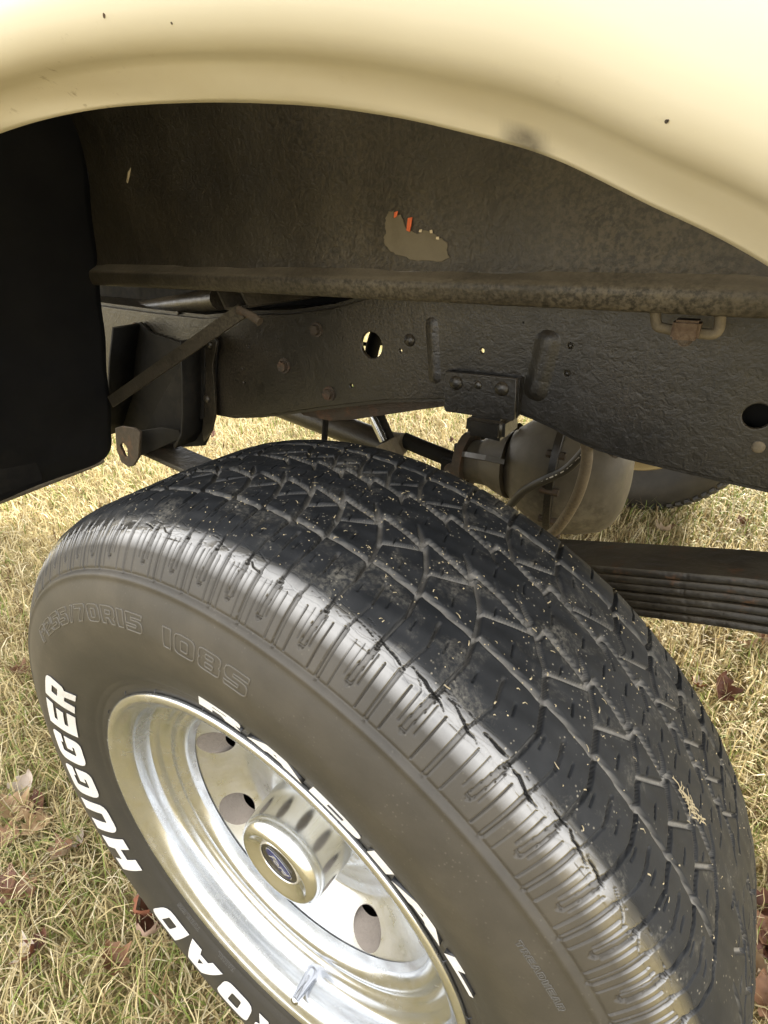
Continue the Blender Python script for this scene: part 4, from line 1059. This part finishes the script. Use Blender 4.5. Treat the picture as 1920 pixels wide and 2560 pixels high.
# shoulder lugs of the far tyre
bm = bmesh.new()
for k in range(78):
    a = 2 * math.pi * k / 78
    for yy in (-1,):
        mt = Matrix.Translation((.3505 * math.cos(a), FWY - .1085, .369 + .3505 * math.sin(a))) @ Matrix.Rotation(-a, 4, 'Y')
        bmesh.ops.create_cube(bm, size=1, matrix=mt @ Matrix.Rotation(R(-38), 4, 'Z') @ Matrix.Diagonal((.010, .024, .017, 1)))
bm_obj('shoulder_lugs', bm, M['rubber'], fw)
lathe('far_rim', [(.212, -.110), (.208, -.113), (.198, -.108), (.188, -.09), (.175, -.07), (.170, .02), (.10, .03), (.001, .03)], M['gold'], fw, fc, 64)

# ------------------------------------------------------------------ lawn
def mat_grass():
    t = NT('dry_grass'); t.set(Base_Color=t.attr('tint', 'Vector'), Roughness=.6, Specular_IOR_Level=.3)
    tr = t.n('ShaderNodeBsdfTranslucent'); t.l(t.attr('tint', 'Vector'), tr.inputs['Color'])
    mx = t.n('ShaderNodeMixShader'); mx.inputs[0].default_value = .25
    t.l(t.b.outputs[0], mx.inputs[1]); t.l(tr.outputs[0], mx.inputs[2]); t.l(mx.outputs[0], t.out.inputs['Surface'])
    return t.m
def in_view(P, pad):
    d = (P - CAM) @ CR; u = d[:, 0] / d[:, 2] * FOC / 960; v = d[:, 1] / d[:, 2] * FOC / 1280
    return (d[:, 2] > .05) & (np.abs(u) < 1 + pad) & (np.abs(v) < 1 + pad)
def vnoise(x, y, seed):
    r = np.random.default_rng(seed); o = np.zeros_like(x)
    for k in range(7):
        f = 2.2 * 1.6 ** k; a, b, c, d = r.uniform(0, 6.28, 4); o += np.sin(x * f * math.cos(a) + y * f * math.sin(a) + b) * np.sin(y * f * math.cos(c) - x * f * math.sin(c) + d) / (1 + .5 * k)
    return o
def build_grass():
    pts = []
    N = 2600000
    P = np.stack([rng.uniform(-3.4, 1.4, N), rng.uniform(-1.3, 4.4, N), np.zeros(N)], 1)
    dist = np.linalg.norm(P - CAM, axis=1)
    iv = in_view(P, .10)
    dens = np.where(iv, np.clip(26000 * (1.15 / dist) ** 2.0, 2200, 26000), 600)
    keep = rng.random(N) < dens * 4.8 * 5.7 / N
    P, dist = P[keep], dist[keep]; n = len(P)
    nz = vnoise(P[:, 0], P[:, 1], 3); n2 = vnoise(P[:, 0] * 3, P[:, 1] * 3, 4)
    L = rng.uniform(.030, .085, n) * (1 + .2 * nz.clip(-1, 1)); W = rng.uniform(.0007, .0015, n) * np.clip(dist / 1.15, 1, 2.6)
    az = rng.uniform(0, 2 * np.pi, n) + .7 * n2; lean = np.abs(rng.normal(0, .85, n)).clip(0, 1.45); curl = rng.normal(.7, .6, n)
    K = 4; V = np.zeros((n, K, 2, 3)); pos = P.copy(); pos[:, 2] = rng.uniform(-.004, .016, n)
    ang = lean * .55
    side = np.stack([-np.sin(az), np.cos(az), np.zeros(n)], 1)
    for k in range(K):
        w = W * (1 - (k / (K - 1)) ** 1.6 * .85)
        V[:, k, 0] = pos - side * w[:, None]; V[:, k, 1] = pos + side * w[:, None]
        st = L / (K - 1)
        pos = pos + np.stack([np.cos(az) * np.sin(ang) * st, np.sin(az) * np.sin(ang) * st, np.cos(ang) * st], 1)
        pos[:, 2] = np.maximum(pos[:, 2], .004)
        ang = ang + curl * .75 + .12; az = az + rng.normal(0, .22, n)
    idx = np.arange(n * K * 2).reshape(n, K, 2)
    F = np.stack([idx[:, :-1, 0], idx[:, :-1, 1], idx[:, 1:, 1], idx[:, 1:, 0]], -1).reshape(-1, 4)
    g = rng.random(n); gr = (g < .17 + .13 * np.clip(nz, -1, 1.4))
    b = rng.uniform(.62, 1.12, n)[:, None]
    col = np.where((rng.random(n) < .5)[:, None], np.array([.64, .54, .31]), np.array([.53, .43, .215])) * b
    col = np.where((rng.random(n) < .12)[:, None], np.array([.74, .66, .45]) * b, col)
    col = np.where((rng.random(n) < .11)[:, None], np.array([.20, .13, .06]) * b, col)
    col = np.where(gr[:, None], np.array([.20, .24, .06]) * b * 1.1, col)
    T = np.repeat(col[:, None, :], K * 2, 1).reshape(-1, 3)
    o = np_mesh('lawn_grass', V.reshape(-1, 3), F, mat_grass(), None, dict(tint=T), smooth=True)
    tag(o, 'dry straw-coloured lawn grass with a few green blades', 'grass', kind='stuff')
    return n
nb = build_grass()
print('blades', nb, len(tyre.data.polygons))

# ------------------------------------------------------------------ fallen leaves
def mat_leaf(name, c0, c1, under):
    t = NT(name); n = t.noise(60, 4, .6)
    g = t.n('ShaderNodeNewGeometry')
    c = t.mix(t.ramp(n, [(.3, 0), (.7, 1)]), c0, c1)
    c = t.mix(g.outputs['Backfacing'], c, under)
    t.set(Base_Color=c, Roughness=.6); t.bump(n, .4, .002)
    return t.m
LM = {'brown': mat_leaf('brown_leaf', (.13, .062, .03), (.23, .12, .06), (.33, .25, .17)),
      'red': mat_leaf('red_leaf', (.085, .030, .018), (.15, .062, .035), (.36, .25, .19)),
      'tan': mat_leaf('tan_leaf', (.26, .165, .085), (.38, .26, .145), (.45, .36, .25)),
      'pale': mat_leaf('pale_leaf', (.40, .33, .27), (.50, .43, .36), (.20, .075, .04))}
LOBES = [(0, .02), (.10, .06), (.26, .05), (.30, .16), (.22, .24), (.36, .34), (.46, .48), (.34, .52), (.24, .56), (.30, .70), (.20, .76), (.12, .82), (.06, .94), (0, 1.0)]
def leaf_obj(x, y, z, size, kind, curl, tilt, yaw, label, group=None):
    size *= .74; curl *= 1.25; z -= .002
    rl = random.Random(int(x * 9173 + y * 3571 + size * 1e5))
    n = len(LOBES); V = []; F = []
    cols = 3
    for i, (w, t) in enumerate(LOBES):
        for s in range(-cols, cols + 1):
            u = s / cols * w * rl.uniform(.88, 1.08); 
            zz = curl * (u * u * 2.6 + (t - .45) ** 2 * .9) + .03 * math.sin(t * 17 + s) * abs(curl) + rl.uniform(-.012, .012)
            if i in (0, n - 1) and s != 0: u = s * .003
            V.append(Vector((u, t - .5, zz)) * size)
    m_ = 2 * cols + 1
    for i in range(n - 1):
        for k in range(m_ - 1): F.append((i * m_ + k, i * m_ + k + 1, (i + 1) * m_ + k + 1, (i + 1) * m_ + k))
    base = len(V)
    mt = Matrix.Rotation(yaw, 4, 'Z') @ Matrix.Rotation(tilt, 4, 'X') @ Matrix.Rotation(rl.uniform(-.3, .3), 4, 'Y')
    V = [mt @ v for v in V]; zmin = min(v.z for v in V)
    o = mesh('dead_leaf', [(v.x, v.y, v.z - zmin) for v in V], F, LM[kind])
    st = Matrix.Identity(4)
    a, b = mt @ Vector((0, -.5 * size, 0)), mt @ Vector((.08 * size, -.85 * size, -.05 * size))
    tube('stalk', [(a.x, a.y, a.z - zmin + .12 * curl * size), ((a.x + b.x) / 2, (a.y + b.y) / 2, (a.z + b.z) / 2 - zmin + .02 * size), (b.x, b.y, b.z - zmin)], .0009, LM['brown'], o, seg=5, res=3)
    o.location = (x, y, z)
    return tag(o, label, 'leaf', group)
def leaf_px(px, py, size, kind, curl, tilt, yaw, label, z=.03):
    p = at(px, py, 2, z); return leaf_obj(p[0], p[1], z, size, kind, curl, R(tilt), R(yaw), label)
leaf_px(60, 1700, .07, 'pale', .9, 35, 20, 'pale curled dead leaf standing at the top of the leaf cluster on the left edge')
leaf_px(30, 1750, .085, 'tan', .8, 20, 100, 'tan crinkled leaf in the middle of the leaf cluster on the left edge')
leaf_px(75, 1790, .075, 'tan', .6, 15, 200, 'tan folded leaf at the right of the leaf cluster on the left edge')
leaf_px(20, 1810, .07, 'brown', .5, 10, 300, 'brown flat leaf at the foot of the leaf cluster on the left edge')
leaf_px(85, 1735, .06, 'red', .7, 25, 60, 'rust-red leaf beside the pale curled leaf of the left cluster')
leaf_px(145, 1845, .07, 'brown', .9, 28, 330, 'brown curled leaf lying alone below the letter H of the tyre')
leaf_px(175, 1822, .05, 'pale', .9, 20, 250, 'small pale leaf touching the lone brown curled leaf below the letter H')
leaf_px(15, 1915, .08, 'red', .4, 12, 40, 'dark red leaf half out of the picture at the left edge')
leaf_px(40, 1930, .065, 'brown', .7, 18, 140, 'brown leaf next to the dark red leaf at the left edge')
leaf_px(300, 1990, .085, 'pale', 1.3, 62, 165, 'whitish curled leaf standing upright against the tyre near the letter D')
leaf_px(322, 2030, .08, 'red', 1.1, 45, 190, 'russet leaf with pale rolled edge below the whitish upright leaf')
leaf_px(245, 2070, .06, 'brown', .9, 30, 80, 'pinkish brown crumpled leaf left of the russet leaf by the tyre')
leaf_px(70, 2065, .06, 'pale', 1.0, 40, 300, 'pale folded leaf lying alone in the grass at the lower left')
leaf_px(92, 2035, .045, 'red', .8, 30, 20, 'small red leaf behind the pale folded leaf at the lower left')
leaf_px(555, 2190, .05, 'tan', .7, 20, 30, 'tan leaf at the bottom edge right of the tyre tread', .02)
leaf_px(1552, 1492, .085, 'red', .9, 50, 20, 'bright red leaf standing in the grass right of the tyre')
leaf_px(1500, 1482, .055, 'pale', .9, 35, 120, 'pale leaf just left of the bright red leaf beside the tyre')
leaf_px(1640, 1385, .11, 'brown', .8, 30, 75, 'brown leaf in the grass under the leaf spring at the right edge')
leaf_px(1612, 1402, .07, 'tan', .9, 25, 200, 'tan leaf left of the brown leaf under the leaf spring')
leaf_px(1432, 1152, .10, 'brown', .8, 30, 210, 'brown leaf on the grass between the differential and the leaf spring')
leaf_px(1560, 1335, .06, 'brown', .6, 20, 10, 'small brown leaf just below the leaf spring')
leaf_px(1650, 1960, .07, 'red', .8, 35, 300, 'dark red leaf topmost of the heap at the lower right edge')
leaf_px(1645, 2010, .07, 'brown', .9, 30, 60, 'brown leaf second from the top of the heap at the lower right edge')
leaf_px(1652, 2060, .07, 'red', .7, 20, 160, 'reddish leaf in the middle of the heap at the lower right edge')
leaf_px(1640, 2110, .06, 'tan', .9, 35, 250, 'tan leaf second from the bottom of the heap at the lower right edge')
leaf_px(1650, 2150, .07, 'brown', .8, 25, 20, 'brown leaf lowest of the heap at the lower right edge')
leaf_px(460, 940, .07, 'red', .7, 30, 40, 'small red leaf far off in the grass right of the spring hanger')
leaf_px(770, 915, .06, 'brown', .7, 30, 40, 'small brown leaf far off in the grass below the frame rail')
leaf_px(975, 955, .06, 'red', .7, 30, 40, 'small red leaf far off in the grass above the universal joint')
leaf_px(1600, 1130, .06, 'brown', .7, 30, 40, 'small brown leaf far off in the grass right of the far tyre')
leaf_px(180, 1180, .06, 'red', .7, 30, 40, 'small red leaf far off in the grass left of the near tyre')
leaf_px(40, 1455, .06, 'brown', .8, 30, 140, 'brown leaf in the grass at the left edge beside the size marking')

# ------------------------------------------------------------------ grass clippings on the tread
def tyre_pt(th, y):
    r = np.interp(abs(y), Q[:np.argmax(Q[:, 0]), 0], Q[:np.argmax(Q[:, 0]), 1])
    return r, np.array([math.cos(R(th)), 0, math.sin(R(th))])
def build_clippings():
    V, F, C = [], [], []; rk = random.Random(8)
    for i in range(520):
        th = rk.gauss(72, 22); y = rk.uniform(-.09, .095)
        if not 5 < th < 122: continue
        if rk.random() < .35: y = rk.choice((-.054, -.016, .022, .06)) + rk.gauss(0, .004)
        r, er = tyre_pt(th, y); L = rk.choice((.0006, .0008, .001, .0014, .002, .0035)) * rk.uniform(.6, 1.3); w = rk.uniform(.00018, .00042)
        et = np.array([-er[2], 0, er[0]]); ey = np.array([0, 1., 0]); a = rk.uniform(0, math.pi); d = et * math.cos(a) + ey * math.sin(a); s = et * -math.sin(a) + ey * math.cos(a)
        p = AX + er * (r + .0003) + ey * y; b = len(V); bend = rk.uniform(-.2, .2) * L
        for t in (-.5, 0, .5):
            for q in (-1, 1):
                V.append(p + d * (t * L) + s * (q * w + bend * (t * t * 4 - .5)) + er * (.0002 + .0004 * (t == 0)))
        for k in (0, 2): F.append((b + k, b + k + 1, b + k + 3, b + k + 2))
    o = mesh('grass_clippings', V, F, simple('clippings', (.46, .39, .25), .7), None, False)
    tag(o, 'pale bits of dry grass scattered over the tyre tread', 'grass clippings', kind='stuff')
build_clippings()
def build_tuft():
    rk = random.Random(3); r, er = tyre_pt(38, -.012); V, F = [], []
    p0 = AX + er * (r + .0005) + np.array([0, -.012, 0]); et = np.array([-er[2], 0, er[0]])
    for i in range(34):
        a = rk.gauss(0, .75); d = et * math.cos(a) + np.array([0, 1, 0]) * math.sin(a); s = np.cross(d, er); L = rk.uniform(.003, .010); st = p0 + et * rk.gauss(0, .007) + np.array([0, rk.gauss(0, .0022), 0]) + er * rk.uniform(0, .0012); b = len(V)
        for t in (-.5, 0, .5):
            for q in (-1, 1): V.append(st + d * (t * L) + s * q * .00045 + er * .0008 * (1 - 4 * t * t))
        for k in (0, 2): F.append((b + k, b + k + 1, b + k + 3, b + k + 2))
    tag(mesh('grass_tuft', V, F, bpy.data.materials['clippings'], None, False), 'flattened tuft of dry straw stuck to the right side of the tread', 'straw tuft')
build_tuft()
